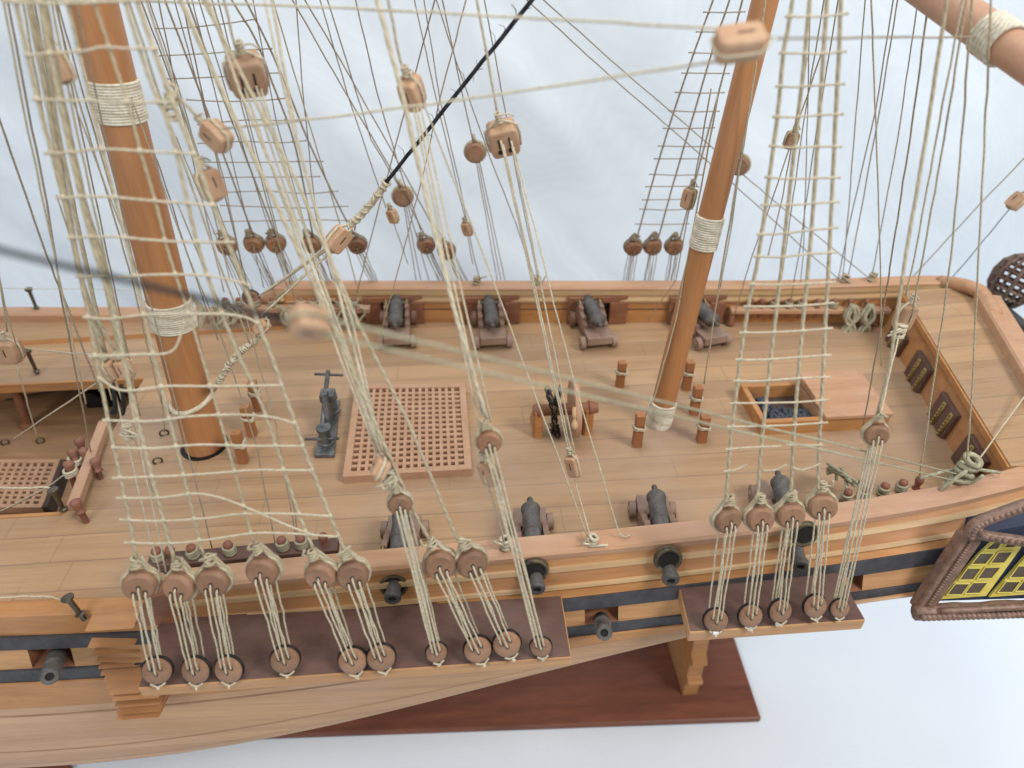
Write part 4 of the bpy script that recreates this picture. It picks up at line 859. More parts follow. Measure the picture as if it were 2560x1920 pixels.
NM = [((350, 1462), (394, 1675)), ((449, 1466), (491, 1674)), ((533, 1454), (573, 1672)), ((657, 1427), (713, 1648)), ((802, 1437), (882, 1650)), ((882, 1438), (953, 1642)), ((1101, 1412), (1194, 1622)), ((1180, 1408), (1267, 1608))]
NML = ['deadeye tackle nearest the boarding steps on the near main channel', 'second deadeye tackle from the boarding steps, its upper disc greyed by dust', 'third deadeye tackle from the boarding steps on the near main channel', 'fourth deadeye tackle from the boarding steps, standing apart with a big knot', 'deadeye tackle left one of the close pair, fifth from the boarding steps', 'deadeye tackle right one of the close pair, sixth from the boarding steps', 'deadeye tackle just right of the forwardmost near cannon muzzle, the left of two', 'deadeye tackle beside the last long tackle, the right of two']
for i, (a, b) in enumerate(NM): deadeye_tackle(PM(*a), PM(*b), ND, .060, NML[i], g, None, rl=.056)
deadeye_tackle(PM(1001, 1253, .02), PM(1091, 1630), ND, .043, 'long deadeye tackle with small discs, falling past the forwardmost near cannon', 'long backstay tackles on the near main channel', None, lr=.0040)
deadeye_tackle(PM(1222, 1098, .02), PM(1352, 1616), ND, .044, 'longest tackle with small discs, at the right end of the near main channel', 'long backstay tackles on the near main channel', None, lr=.0040)
g = 'deadeye tackles on the near mizzen channel'
NZ_ = [((1819, 1300), (1789, 1549)), ((1900, 1297), (1875, 1538)), ((1976, 1288), (1949, 1526)), ((2056, 1267), (2036, 1514))]
for i, (a, b) in enumerate(NZ_): deadeye_tackle(PZn(*a), PZn(*b), ND, .056, 'deadeye tackle on the near mizzen channel, %s of four from the left' % ORD[i], g, None, rl=.051)
deadeye_tackle(PZn(2184, 1081, .02), PZn(2098, 1520), ND, .045, 'long thin deadeye tackle at the right end of the near mizzen channel', g, None, rl=.042)
for i, (u, v) in enumerate(((1789, 1592), (1875, 1582), (1945, 1570), (2034, 1556))):
    p = Pz(u, v - 10, CZ + .008); mb = MB(); mb.box(p, (.022, .012, .012)); tag(mb.build('white_chip', 'white', org=p), 'tiny white chip on the mizzen channel edge, %s from the left' % ORD[i], 'chip', 'white chips along the mizzen channel')
g = 'deadeye tackles on the far main channel'
for i, (u, v) in enumerate(((566, 616), (634, 612), (690, 611), (778, 612), (893, 614), (1066, 615), (1119, 630))):
    U = PF(u, v); L = PF(u + 62, 745); deadeye_tackle(U, L, ND, .062 if i < 5 else .058, 'brown deadeye beyond the far bulwark by the main shrouds, %s from the left' % ORD[i], g, None, rope='rope_grey', lr=.003, th=.06)
g = 'deadeye tackles on the far mizzen channel'
for i, (u, v) in enumerate(((1584, 620), (1633, 618), (1686, 618))):
    deadeye_tackle(PFZ(u, v), PFZ(u - 18, 745), ND, .06, 'brown deadeye beyond the far bulwark left of the mizzen mast, %s of three' % ORD[i], g, None, rope='rope_grey', lr=.003, th=.06)
def ext(pts, k=.7):                                    # carry a rope on upwards out of the picture, along its own line
    d = (pts[0] - pts[1]).normalized(); return [pts[0] + d * k] + pts
def net(name, lab, pl, shrouds, rats, rs, rr, cols, colr, cat='shrouds', ov=10, knots=True, rs2=None):
    root = thing(name, lab, cat, pl(*shrouds[0][-1]))
    for i, s in enumerate(shrouds):
        p = ext([pl(*q) for q in s]); d = smooth_path(p, 5); mb = MB(); r0 = rs[i] if isinstance(rs, (list, tuple)) else rs
        mb.tube([x + V((random.uniform(-.1, .1), 0, random.uniform(-.1, .1))) * r0 for x in d], r0, 8); mb.build('shroud', cols, root, smooth=True)
    def su(s, v):
        vs_ = [q[1] for q in s]; us_ = [q[0] for q in s]; return float(np.interp(v, vs_, us_))
    for pts in rats:
        p = [pl(u, v, .008) for u, v in pts]; d = smooth_path(p, 6); mb = MB(); mb.tube([x + V((0, 0, random.uniform(-.15, .15))) * rr for x in d], rr, 6)
        for s in shrouds:
            v = sum(q[1] for q in pts) / len(pts)
            for _ in range(3): u = su(s, v); v = float(np.interp(u, [q[0] for q in pts], [q[1] for q in pts]))
            if not pts[0][0] - 6 <= u <= pts[-1][0] + 6: continue
            c = pl(u, v, .003); mb.lathe(c - V((0, 0, rr * 2.4)), (0, 0, 1), [(0, rr * 1.3), (rr * 1.2, rr * 1.75), (rr * 3.4, rr * 1.75), (rr * 4.8, rr * 1.3)], 8)
        for e in (d[0], d[-1]): mb.ball(e, rr * 1.45, 5)
        mb.build('ratline', colr, root, smooth=True)
    return root
S = [[(38, 0), (95, 250), (165, 520), (205, 700), (245, 920), (283, 1110), (321, 1280), (341, 1400)],
     [(100, 0), (146, 233), (204, 498), (247, 660), (288, 790), (316, 930), (352, 1080), (403, 1280), (436, 1400)],
     [(167, 0), (250, 350), (325, 640), (402, 960), (482, 1280), (510, 1392)],
     [(233, 0), (268, 101), (323, 272), (350, 373), (389, 505), (424, 640), (482, 815), (540, 1013), (599, 1223), (636, 1365)],
     [(311, 0), (373, 194), (432, 345), (502, 640), (585, 860), (661, 1029), (739, 1262), (786, 1378)],
     [(342, 0), (389, 136), (439, 272), (498, 420), (525, 494), (583, 640), (641, 795), (700, 951), (762, 1126), (830, 1300), (864, 1380)]]
R = [[(15, 5), (150, 9), (300, 4), (375, 0)], [(72, 138), (150, 132), (210, 128), (262, 118), (330, 122), (394, 122)], [(90, 248), (150, 250), (280, 253), (360, 256), (432, 254)], [(118, 383), (180, 380), (260, 372), (380, 378), (490, 384)],
     [(147, 494), (250, 490), (400, 502), (540, 512)], [(176, 593), (280, 590), (400, 600), (512, 604), (585, 604)], [(196, 690), (300, 690), (420, 684), (520, 688), (600, 704), (625, 712)], [(214, 791), (280, 795), (360, 785), (480, 783), (560, 783), (618, 792), (645, 806)],
     [(228, 888), (300, 886), (360, 883), (412, 882), (440, 868), (456, 828), (460, 806)], [(256, 945), (290, 968), (330, 974), (420, 963), (540, 963), (705, 961)], [(262, 1048), (380, 1050), (480, 1038), (600, 1034), (690, 1042), (735, 1055)], [(284, 1116), (380, 1118), (500, 1109), (640, 1112), (757, 1112)],
     [(286, 1192), (350, 1190), (450, 1186), (560, 1178), (640, 1172), (775, 1173)], [(297, 1242), (400, 1241), (490, 1231), (560, 1243), (640, 1275), (720, 1310), (782, 1333)], [(304, 1296), (400, 1299), (520, 1292), (600, 1282), (720, 1281), (828, 1287)], [(316, 1353), (420, 1355), (520, 1346), (630, 1330), (720, 1330), (842, 1338)]]
net('main_shroud_net', 'pale rope net of shrouds and ratlines in front of the main mast', PM, S, R, [.0060, .0072, .0054, .0046, .0062, .0072], .0039, 'rope_tan', 'rope')
S = [[(1982, 0), (1958, 140), (1945, 280), (1924, 440), (1896, 640), (1872, 760), (1850, 900), (1829, 1080), (1820, 1180), (1815, 1250)], [(2025, 0), (2006, 200), (1983, 400), (1957, 640), (1938, 800), (1920, 960), (1904, 1110), (1897, 1190), (1895, 1250)],
     [(2067, 0), (2057, 160), (2041, 400), (2023, 640), (2008, 800), (1994, 960), (1984, 1100), (1979, 1200), (1976, 1240)], [(2103, 0), (2096, 160), (2086, 360), (2073, 640), (2064, 800), (2056, 960), (2048, 1120), (2045, 1200), (2046, 1222)]]
vr = [(42, 35), (133, 129), (216, 210), (292, 285), (364, 366), (442, 443), (512, 504), (585, 568), (640, 630), (709, 704), (765, 756), (830, 819), (897, 886), (950, 940), (1006, 997), (1064, 1054), (1121, 1110)]
def inte(s, v): return float(np.interp(v, [q[1] for q in s], [q[0] for q in s]))
R = []
for i, (a, b) in enumerate(vr):
    l, r = inte(S[0], a) - 12, inte(S[3], b) + 13
    if i == 16: R += [[(l, a), (l + 60, 1116), (1947, 1113)], [(1966, 1110), (2010, 1111), (2052, 1110)]]; continue
    R.append([(l, a), (l + (r - l) * .3, a * .7 + b * .3 + random.uniform(1, 5)), (l + (r - l) * .65, a * .35 + b * .65 + random.uniform(0, 4)), (r, b)])
R += [[(1810, 1176), (1836, 1172), (1862, 1160)], [(1908, 1174), (1935, 1172), (1962, 1160)], [(1985, 1169), (2005, 1172), (2042, 1160)]]
net('mizzen_shroud_net', 'pale rope ladder of four shrouds right of the mizzen mast', PZn, S, R, .0068, .0036, 'rope_tan', 'rope')
S = [[(412, 0), (500, 230), (634, 590)], [(468, 0), (560, 250), (690, 590)], [(579, 0), (638, 97), (680, 205), (739, 369), (783, 592)], [(614, 0), (669, 109), (715, 214), (770, 350), (848, 517), (890, 592)]]
R = [[(390, 70), (460, 68), (560, 58), (642, 46)], [(400, 138), (520, 132), (600, 125), (680, 120)], [(420, 196), (560, 190), (640, 182), (695, 181)], [(468, 248), (560, 252), (660, 249), (724, 243)], [(495, 310), (620, 298), (700, 300), (760, 298)], [(496, 357), (600, 352), (700, 355), (765, 350)], [(512, 404), (640, 404), (740, 402), (808, 402)], [(540, 442), (660, 441), (800, 440)], [(545, 480), (660, 476), (770, 482), (845, 476)], [(552, 512), (640, 515), (760, 518), (870, 514)], [(560, 552), (680, 550), (790, 548), (880, 550)]]
net('far_main_shroud_net', 'thin grey rope net beyond the deck, behind the main mast', PF, S, R, .0058, .0034, 'rope_grey', 'rope_grey')
S = [[(1783, 0), (1740, 118), (1690, 262), (1640, 425), (1606, 545), (1592, 596)], [(1824, 0), (1780, 130), (1730, 300), (1680, 470), (1650, 580), (1644, 594)], [(1856, 0), (1810, 180), (1752, 400), (1712, 550), (1700, 596)]]
R = []
for v in (29, 78, 130, 181, 229, 275, 319, 363, 395, 434, 465, 498, 521, 558): l, r = inte(S[0], v) - 14, inte(S[2], v) + 12; R.append([(l, v), ((l + r) / 2, v + random.uniform(-1, 3)), (r, v + random.uniform(-2, 2))])
net('far_mizzen_shroud_net', 'grey rope ladder of three shrouds beyond the deck, left of the mizzen mast', PFZ, S, R, .0058, .0034, 'rope_grey', 'rope_grey')
# ------------------------------------------------------------------ pulley blocks and running lines
def block(c, d, L_, W_, T_, lab, slots=1, grp=None, m='block', col='rope', strop=True, sr=.0055, face=None, knot=True, tail=None):
    """wooden block: axis d, its broad face towards the viewer side"""
    c = V(c); d = V(d).normalized(); f = V(face).normalized() if face else (CAM - c).normalized(); f = (f - d * f.dot(d)).normalized(); s = d.cross(f)
    if slots == 1 and not face: q_ = random.choice((-1, 1)) * random.uniform(.5, .95); f = (f * math.cos(q_) + s * math.sin(q_)).normalized(); s = d.cross(f); L_ *= .86; W_ *= .9; T_ *= 1.0
    root = thing('pulley_block', lab, 'pulley block', c, grp)
    o = [(-.5, -.38), (-.40, -.48), (0, -.52), (.40, -.48), (.5, -.38), (.5, .38), (.40, .48), (0, .52), (-.40, .48), (-.5, .38)]
    mb = MB(); mb.prism([c + d * a * L_ + s * b * W_ - f * T_ / 2 for a, b in o], f * T_); mb.build('shell', m, root, bevel=min(L_, W_) * .11)
    mb = MB()
    for k in range(slots):
        y = (k - (slots - 1) / 2) * W_ * .36; Rm = Matrix((d, s, f)).transposed(); mb.box(c + s * y + d * L_ * .08 + f * (T_ / 2 - .001), (L_ * .36, W_ * .055, .005), Rm)
        if slots > 1: mb.lathe(c + s * y - d * L_ * .22 + f * (T_ / 2 - .004), f, [(0, W_ * .09), (.0085, W_ * .09)], 10)
    mb.build('sheave_slot', 'hole_shade', root)  # thin black boxes paint the shade inside the slots
    if strop:
        mb = MB(); o2 = [(-.56, 0), (-.53, -.34), (-.38, -.55), (0, -.58), (.38, -.55), (.55, -.3), (.72, 0), (.55, .3), (.38, .55), (0, .58), (-.38, .55), (-.53, .34)]
        mb.tube([c + d * a * L_ + s * b * W_ for a, b in o2], sr, 6, closed=True)
        if knot:
            for k in range(4): q = c + d * L_ * (.66 + .09 * k); x_, y_ = frame_of((d + s * random.uniform(-.4, .4)).normalized()); mb.tube([q + (x_ * math.cos(t) + y_ * math.sin(t)) * sr * 1.9 for t in np.linspace(0, 6.283, 10, endpoint=False)], sr * .8, 5, closed=True)
            mb.tube(smooth_path([c + d * L_ * .8, c + d * L_ * .85 + s * W_ * .3, c + d * L_ * .7 + s * W_ * .5], 4), sr * .6, 5)
        mb.build('strop', col, root, smooth=True)
    return root
def rope(lab, pts, r, m='rope', grp='running rigging lines', top=.6, n=6, sag=0.0, name='rigging_line', wob=.0012):
    """pts: 3-D points from the top down"""
    p = [V(q) for q in pts]
    if top: p = ext(p, top)
    out = []
    for a, b in zip(p[:-1], p[1:]): k = max(3, int((b - a).length / .06)); out += seg(a, b, k, wob=wob, sag=sag)[:-1]
    out.append(p[-1]); mb = MB(); mb.tube(out, r * (.74 if name == 'brace' else .62 if r > .005 else .8), n)
    return tag(mb.build(name, m, smooth=True, org=p[-1]), lab, 'rope', grp)
def path3(px, y0, y1):                                 # pixel run with its distance across the ship going from y0 to y1
    k = len(px) - 1; tot = [0]
    for a, b in zip(px[:-1], px[1:]): tot.append(tot[-1] + math.hypot(b[0] - a[0], b[1] - a[1]))
    return [Py(u, v, y0 + (y1 - y0) * t / tot[-1]) for (u, v), t in zip(px, tot)]
RP = lambda lab, px, y0, y1, r, m='rope', **k: rope(lab, path3(px, y0, y1), r, m, **k)
def taper_knot(c, d, r, n=5, m='rope', lab=None, cat='knot'):
    mb = MB(); c = V(c); d = V(d).normalized()
    for k in range(n): q = c + d * r * 1.1 * (k - n / 2); x_, y_ = frame_of((d + V((random.uniform(-.4, .4), random.uniform(-.4, .4), random.uniform(-.4, .4)))).normalized()); mb.tube([q + (x_ * math.cos(t) + y_ * math.sin(t)) * r for t in np.linspace(0, 6.283, 12, endpoint=False)], r * .45, 5, closed=True)
    for k in range(2): mb.tube(smooth_path([c, c + V((random.uniform(-2, 2) * r, -r, random.uniform(-1, 2) * r)), c + V((random.uniform(-4, 4) * r, -r * 1.5, random.uniform(-3, 3) * r))], 4), r * .3, 5)
    return tag(mb.build('rope_knot', m, smooth=True, org=c), lab, cat, 'rope knots')
# three long deck tackles with their blocks -------------------------------------------------
c1 = Py(617, 186, 2.55); e1_ = PM(972, 1168); block(c1, Py(595, 100, 2.5) - c1, .125, .115, .09, 'big two-slot wooden block hanging high between the main mast and the deck tackles', 2)
RP('tan line from the top edge down to the big two-slot block', [(560, 0), (588, 118), (600, 150)], 2.5, 2.55, .007)
for i, (a, b) in enumerate((((612, 222), (948, 1150)), ((634, 232), (958, 1160)), ((652, 222), (970, 1162)), ((640, 215), (980, 1172)))):
    rope('pale fall from the big two-slot block to the grating corner, %s from the left' % ORD[i], [Py(*a, 2.5), Py((a[0] + b[0]) / 2 - 8, (a[1] + b[1]) / 2, 2.22), PM(*b)], (.0065, .0055, .0055, .0065)[i], grp='falls of the left deck tackle', top=0)
c = PM(951, 1165, .01); block(c, Py(925, 1090, 2.3) - c, .10, .075, .05, 'small pale block hooked by a cord, in front of the grating\'s near left corner', 1)
rope('pale cord joining the hooked block to the long deadeye tackle', [PM(952, 1195), PM(960, 1215, .02), PM(985, 1222), PM(998, 1238)], .009, top=0); taper_knot(PM(985, 1215), V((.4, 0, -1)), .014, 6, lab='pale hitch above the long deadeye tackle near the grating corner')
taper_knot(PM(975, 1185), V((.4, 0, -1)), .015, 6, lab='thick pale knot under the three ropes at the grating corner')
c2 = Py(1030, 232, 2.5); block(c2, Py(1005, 150, 2.45) - c2, .125, .075, .075, 'tall orange block beside the thick pale rope, left of the black stay', 1)
RP('pale hanger from the top edge to the tall orange block', [(970, 0), (1003, 160), (1018, 195)], 2.45, 2.5, .0085)
rope('thick pale rope sweeping past the tall block to the longest deadeye tackle', [Py(943, 0, 2.35), Py(1005, 233, 2.25), Py(1068, 505, 2.13), Py(1140, 790, 1.98), PM(1218, 1050)], .0135)
for a, b, k, w_ in (((1042, 270), (1205, 1040), .0065, 'middle'), ((1052, 268), (1228, 1055), .0055, 'right'), ((1034, 272), (1196, 1060), .0055, 'left')):
    rope('pale fall from the tall orange block to the longest deadeye tackle, %s of three' % w_, [Py(*a, 2.45), PM(*b)], k, grp='falls of the middle deck tackle', top=0)
c = PM(1222, 1185, -.01); block(c, V((-.3, .2, 1)), .11, .06, .05, 'small block hanging on the cords under the longest deadeye tackle\'s top disc', 1)
rope('pale cords from the small hanging block down to the near cap rail', [PM(1215, 1140), PM(1212, 1190, .01), PM(1240, 1280), Pz(1262, 1362, .3)], .0075, top=0); taper_knot(Pz(1263, 1362, .31), V((0, 0, 1)), .02, 5, lab='pale knot round the eyebolt on the near cap rail by the second cannon')
c3 = Py(1258, 345, 2.75); block(c3, Py(1243, 280, 2.7) - c3, .125, .115, .085, 'square two-slot wooden block hanging over the winch, right of the black stay', 2)
RP('pale hanger from the top edge to the square block above the winch', [(1192, 0), (1220, 150), (1246, 300)], 2.7, 2.75, .0085)
for a, b, k, w_ in (((1252, 350), (1424, 1140), .0065, 'left'), ((1258, 362), (1430, 1145), .0065, 'middle'), ((1278, 352), (1440, 1150), .005, 'right')):
    rope('pale fall from the square block past the winch to the slim block, %s of three' % w_, [Py(*a, 2.68), Py((a[0] + b[0]) / 2, (a[1] + b[1]) / 2 - 5, 2.55), Py(*b, 2.36)], k, grp='falls of the right deck tackle', top=0)
c = Py(1433, 1165, 2.33); block(c, V((-.25, .25, 1)), .12, .06, .05, 'slim block on the tackle between the winch and the near rail', 1)
rope('single pale line from the slim block to the near cap rail', [Py(1437, 1200, 2.3), Pz(1476, 1345, .32)], .0055, top=0)
rope('thin pale line from the tall orange block across the deck to the near cap rail', [Py(1060, 262, 2.5), Py(1210, 640, 2.38), Pz(1470, 1345, .32)], .0055, top=0)
rope('thin pale line from the square block over the winch wheel to the near cap rail', [Py(1284, 368, 2.7), Py(1355, 640, 2.5), Py(1434, 950, 2.3), Pz(1548, 1335, .32), Pz(1563, 1343, .30), Pz(1575, 1338, .3)], .0055, top=0)
taper_knot(Pz(1478, 1352, .31), V((.3, -.2, 1)), .018, 5, lab='pale knot and loose ends on the near cap rail between the second and third cannons')
# backstays
rope('tan backstay crossing the grating to the right one of two near deadeyes', [Py(509, 0, 2.35), Py(583, 144, 2.3), Py(740, 450, 2.15), PM(893, 803), PM(1021, 1055), PM(1110, 1270), PM(1142, 1345), PM(1162, 1378)], .0095, 'rope_tan')
rope('tan backstay crossing the grating to the left one of two near deadeyes', [Py(451, 0, 2.35), Py(575, 272, 2.2), Py(688, 505, 2.1), PM(850, 850), PM(960, 1110), PM(1040, 1290), PM(1075, 1352)], .0115, 'rope_tan')
rope('pale line over the main shrouds to the small block at the grating corner', [Py(680, 0, 2.6), Py(740, 340, 2.4), Py(822, 640, 2.2), PM(900, 930), PM(945, 1110)], .0085)
RP('thin pale line from the top edge beside the tall block', [(662, 0), (700, 180), (760, 420), (812, 600), (880, 800), (955, 1130)], 2.5, 1.9, .0065)
rope('thick pale rope right of the main mast running down to the fife block', [Py(520, 0, 2.5), Py(600, 230, 2.4), Py(690, 440, 2.3), Py(770, 640, 2.2), PM(865, 880), PM(950, 1130)], .0085, 'rope')
# mizzen stay: black, its pale lashings and the collar round the main mast
a, b = Py(1330, 0, 2.9), Py(964, 458, 3.15)
RP('black fuzzy stay slanting down from the top edge to pale lashings', [(1330, 0), (1161, 210), (964, 458)], 2.9, 3.15, .0145, 'rope_black', grp='stays', name='black_stay')
mb = MB(); rnd = random.Random(5)
for k in range(46):
    p = a.lerp(b, rnd.random()); q = p + V((rnd.uniform(-.04, .04), rnd.uniform(-.03, .03), rnd.uniform(-.02, .06))); mb.tube([p, p.lerp(q, .5) + V((.008, 0, .006)), q], [.0013, .0011, .0006], 4)
tag(mb.build('stray_fibres', 'rope_black', org=a), 'fine stray fibres sticking out of the black stay', 'fibres', kind='stuff')
lash = smooth_path([Py(966, 456, 3.15), Py(935, 500, 3.15), Py(900, 540, 3.15), Py(872, 568, 3.15)], 6); mb = MB(); mb.tube(lash, .016, 8)
for i, p in enumerate(lash):
    if i % 2 == 0: d = (lash[min(i + 1, len(lash) - 1)] - lash[max(i - 1, 0)]).normalized(); x_, y_ = frame_of((d + V((rnd.uniform(-.9, .9), rnd.uniform(-.5, .5), rnd.uniform(-.9, .9)))).normalized()); mb.tube([p + (x_ * math.cos(t) + y_ * math.sin(t)) * rnd.uniform(.015, .021) for t in np.linspace(0, 6.283, 12, endpoint=False)], .006, 5, closed=True)
tag(mb.build('stay_lashing', 'rope', smooth=True, org=lash[-1]), 'pale knotted lashing at the lower end of the black stay', 'lashing', 'stays')
c = Py(845, 598, 3.12); block(c, Py(872, 566, 3.15) - c, .14, .09, .07, 'pale orange block at the foot of the black stay\'s lashing', 1, sr=.007)
for k, (s0, s1, m_) in enumerate((((880, 572), (648, 740), 3.1), ((868, 590), (668, 728), 3.14), ((835, 622), (652, 790), 3.02), ((862, 604), (690, 745), 3.2))): rope('pale lashing strand from the stay block toward the main mast collar, %s from the left' % ORD[(1, 2, 0, 3)[k]], [Py(*s0, 3.12), Py(*s1, m_)], .0085, grp='stay lashing strands', top=0)
cl = smooth_path([Py(668, 800, 3.1), Py(640, 850, 3.05), Py(600, 880, 3.02), Py(565, 925, 3.0), Py(545, 958, 3.0)], 8); mb = MB(); mb.tube(cl, .012, 8)
for i, p in enumerate(cl): d = (cl[min(i + 1, len(cl) - 1)] - cl[max(i - 1, 0)]).normalized(); x_, y_ = frame_of((d + V((rnd.uniform(-1, 1), rnd.uniform(-.5, .5), rnd.uniform(-1, 1)))).normalized()); mb.tube([p + (x_ * math.cos(t) + y_ * math.sin(t)) * rnd.uniform(.011, .019) for t in np.linspace(0, 6.283, 12, endpoint=False)], .0055, 5, closed=True)
z0 = Py(485, 1008, 3.1).z; cc = MA(z0); rr_ = MR(z0) + .012
mb.tube(smooth_path([Py(545, 958, 3.02)] + [cc + V((math.cos(t) * rr_, math.sin(t) * rr_, .03 * math.cos(t) + .02 * math.sin(t))) for t in np.linspace(.1, -math.pi * 1.25, 18)], 3), .014, 8)
tag(mb.build('stay_collar', 'rope', smooth=True, org=cl[-1]), 'pale knotted rope collar looped round the lower main mast', 'rope collar', 'stays')
c = Py(640, 850, 3.0); block(Py(655, 818, 3.05), V((.6, 0, .6)), .09, .06, .05, 'small brown block in the pale lashings just right of the main mast', 1, knot=False)
# near blurred block with its black brace and the two lines that run aft
nb = Pd(772, 806, 1.30); dirb = (Pd(700, 790, 1.25) - nb); block(nb, dirb, .082, .056, .05, 'blurred pale block close to the viewer, hanging on the black brace', 1, m='block', col='rope_green', sr=.004, knot=False)
rope('blurred black brace close to the viewer, entering from the left edge to the block', [Pd(-80, 605, 1.0), Pd(120, 655, 1.06), Pd(400, 722, 1.16), Pd(705, 796, 1.27)], .0072, 'rope_black', grp='braces close to the viewer', top=.3, name='brace')
K = Pz(2404, 1188, .33)
rope('blurred greenish line from the near block to the aft rail knot, upper one', [Pd(822, 790, 1.3), Pd(830, 800, 1.31), K], .0052, 'rope_green', grp='braces close to the viewer', top=0, name='brace')
rope('blurred greenish line from the near block to the aft rail knot, lower one', [Pd(815, 836, 1.3), Pd(822, 840, 1.31), K + V((0, -.06, .0))], .0052, 'rope_green', grp='braces close to the viewer', top=0, name='brace')
nb = Pd(1848, 108, 1.62); block(nb, Pd(1935, 96, 1.62) - nb, .112, .07, .06, 'blurred pale block near the top edge, in front of the mizzen mast', 1, sr=.004, knot=False, face=(0, -.5, .9))
rope('thin grey line from the blurred top block to the boom\'s rope lashing', [Pd(2440, 92, 2.35), Pd(1945, 96, 1.64)], .0042, 'rope_grey', top=0)
rope('long pale line across the top of the picture to the blurred top block', [Pd(-60, -2, 2.2), Pd(365, 3, 2.15), Pd(850, 19, 2.0), Pd(1297, 43, 1.8), Pd(1800, 72, 1.63)], .0062, grp='long lines to the blurred top block', top=0)
rope('pale line rising from the tilted small block to the blurred top block', [Pd(556, 322, 2.15), Pd(860, 289, 2.0), Pd(1239, 237, 1.85), Pd(1800, 152, 1.63)], .0062, grp='long lines to the blurred top block', top=0)
c = Pd(541, 340, 2.2); block(c, Pd(505, 305, 2.2) - c, .105, .075, .06, 'tilted pale block on the main shrouds, holding the line to the blurred top block', 1, sr=.005)
rope('pale loop tying the tilted block to a main shroud', [Pd(415, 245, 2.15), Pd(450, 246, 2.15), Pd(500, 300, 2.2)], .0085, top=0); taper_knot(Pd(428, 250, 2.15), V((.3, 0, 1)), .016, 6, lab='thick pale knot on the main shroud above the tilted block')
block(Py(526, 462, 2.3), V((-.2, .1, 1)), .11, .075, .06, 'brown block hanging behind the main shrouds below the tilted block', 1); block(Py(152, 168, 2.5), V((-.2, .1, 1)), .10, .06, .05, 'small yellowish block behind the main shrouds, left of the mast', 1)
# tackles hanging in front of the main mast, left
for k, (px, r) in enumerate((([(72, 0), (118, 241), (166, 505), (195, 660), (222, 776), (262, 880)], .0145), ([(110, 0), (150, 233), (208, 498), (255, 650), (295, 860), (310, 900)], .0155), ([(100, 0), (140, 300), (205, 620), (245, 800), (300, 900)], .010))):
    RP('thick blurred pendant rope in front of the main mast, %s of three from the left' % ORD[k], px, 2.3, 2.25, r, 'rope_tan', grp='pendants before the main mast')
block(Py(275, 925, 2.2), V((-.15, .05, 1)), .085, .05, .045, 'pale hooked block among the main shrouds, left one of the pair', 1, col='rope_tan'); block(Py(312, 922, 2.2), V((-.15, .05, 1)), .085, .05, .045, 'pale hooked block among the main shrouds, right one of the pair', 1, col='rope_tan')
for k, (u, v) in enumerate(((285, 1020), (306, 1022))):
    mb = MB(); mb.tube(smooth_path([Py(u - 3, v - 60, 2.15), Py(u + 2, v - 20, 2.15), Py(u + 3, v + 8, 2.15), Py(u - 4, v + 14, 2.15), Py(u - 8, v + 6, 2.15)], 5), .007, 6); tag(mb.build('tackle_hook', 'ironblack', smooth=True, org=Py(u, v, 2.15)), 'black iron hook below the blocks among the main shrouds, %s one' % ('left', 'right')[k], 'hook', 'black tackle hooks')
taper_knot(Py(318, 1075, 2.1), V((.2, 0, 1)), .013, 5, lab='pale knot below the black tackle hooks')
RP('thin pale line from the hook tackle to the near pin rail, left one', [(270, 920), (315, 1090), (372, 1330), (400, 1430)], 2.2, 1.95, .0055, top=0); RP('thin pale line from the hook tackle to the near pin rail, right one', [(310, 920), (350, 1120), (395, 1330), (415, 1430)], 2.2, 1.95, .0055, top=0)
# left-hand waist lines and block
c = Py(25, 878, 3.6); block(c, V((0, .1, 1)), .15, .125, .1, 'round brown block hanging over the sunken waist at the left edge', 1, sr=.006)
RP('pale line from the round block down to a ring on the lower deck', [(42, 915), (95, 1100)], 3.55, 3.6, .005, top=0); RP('brown line from the top to the round block over the waist', [(-20, 560), (2, 720), (18, 830)], 3.6, 3.6, .005, 'rope_tan')
RP('second thin brown line passing right of the round block', [(0, 700), (14, 770), (40, 860)], 3.6, 3.6, .004, 'rope_tan')
RP('dark thin line left of the main shrouds, ending at the break rail pins', [(0, 303), (117, 640), (148, 718), (190, 935), (229, 1141)], 2.8, 3.05, .0048, 'rope_grey'); RP('dark thin line left of the main shrouds, ending among the shroud blocks', [(19, 0), (70, 272), (117, 505), (150, 720), (249, 978)], 2.8, 2.6, .0048, 'rope_grey')
RP('pale slanting line across the sunken waist', [(330, 900), (230, 965), (30, 1100)], 2.7, 3.5, .0075, top=0); RP('fine cord between the far rail pin and the mast', [(-30, 720), (72, 722), (200, 722), (330, 726)], 4.75, 4.4, .0028, 'rope', top=0)
RP('fine pale cord from the far gangway pin to the pendants', [(30, 868), (70, 872), (180, 883), (255, 886)], 3.9, 2.5, .0045, top=0)
RP('white rope end tied to the pin on the near gangway', [(-40, 1219), (60, 1220), (118, 1218), (140, 1228)], 2.75, 2.8, .0095, top=0); RP('white line from the break rail pins down across the waist grating', [(172, 1180), (115, 1220), (30, 1265), (-30, 1290)], 2.95, 3.0, .0075, top=0)
RP('fine pale cord reaching the brass pin above the boarding steps', [(-30, 1497), (60, 1490), (130, 1492), (160, 1503)], 2.05, 2.04, .0042, top=0)
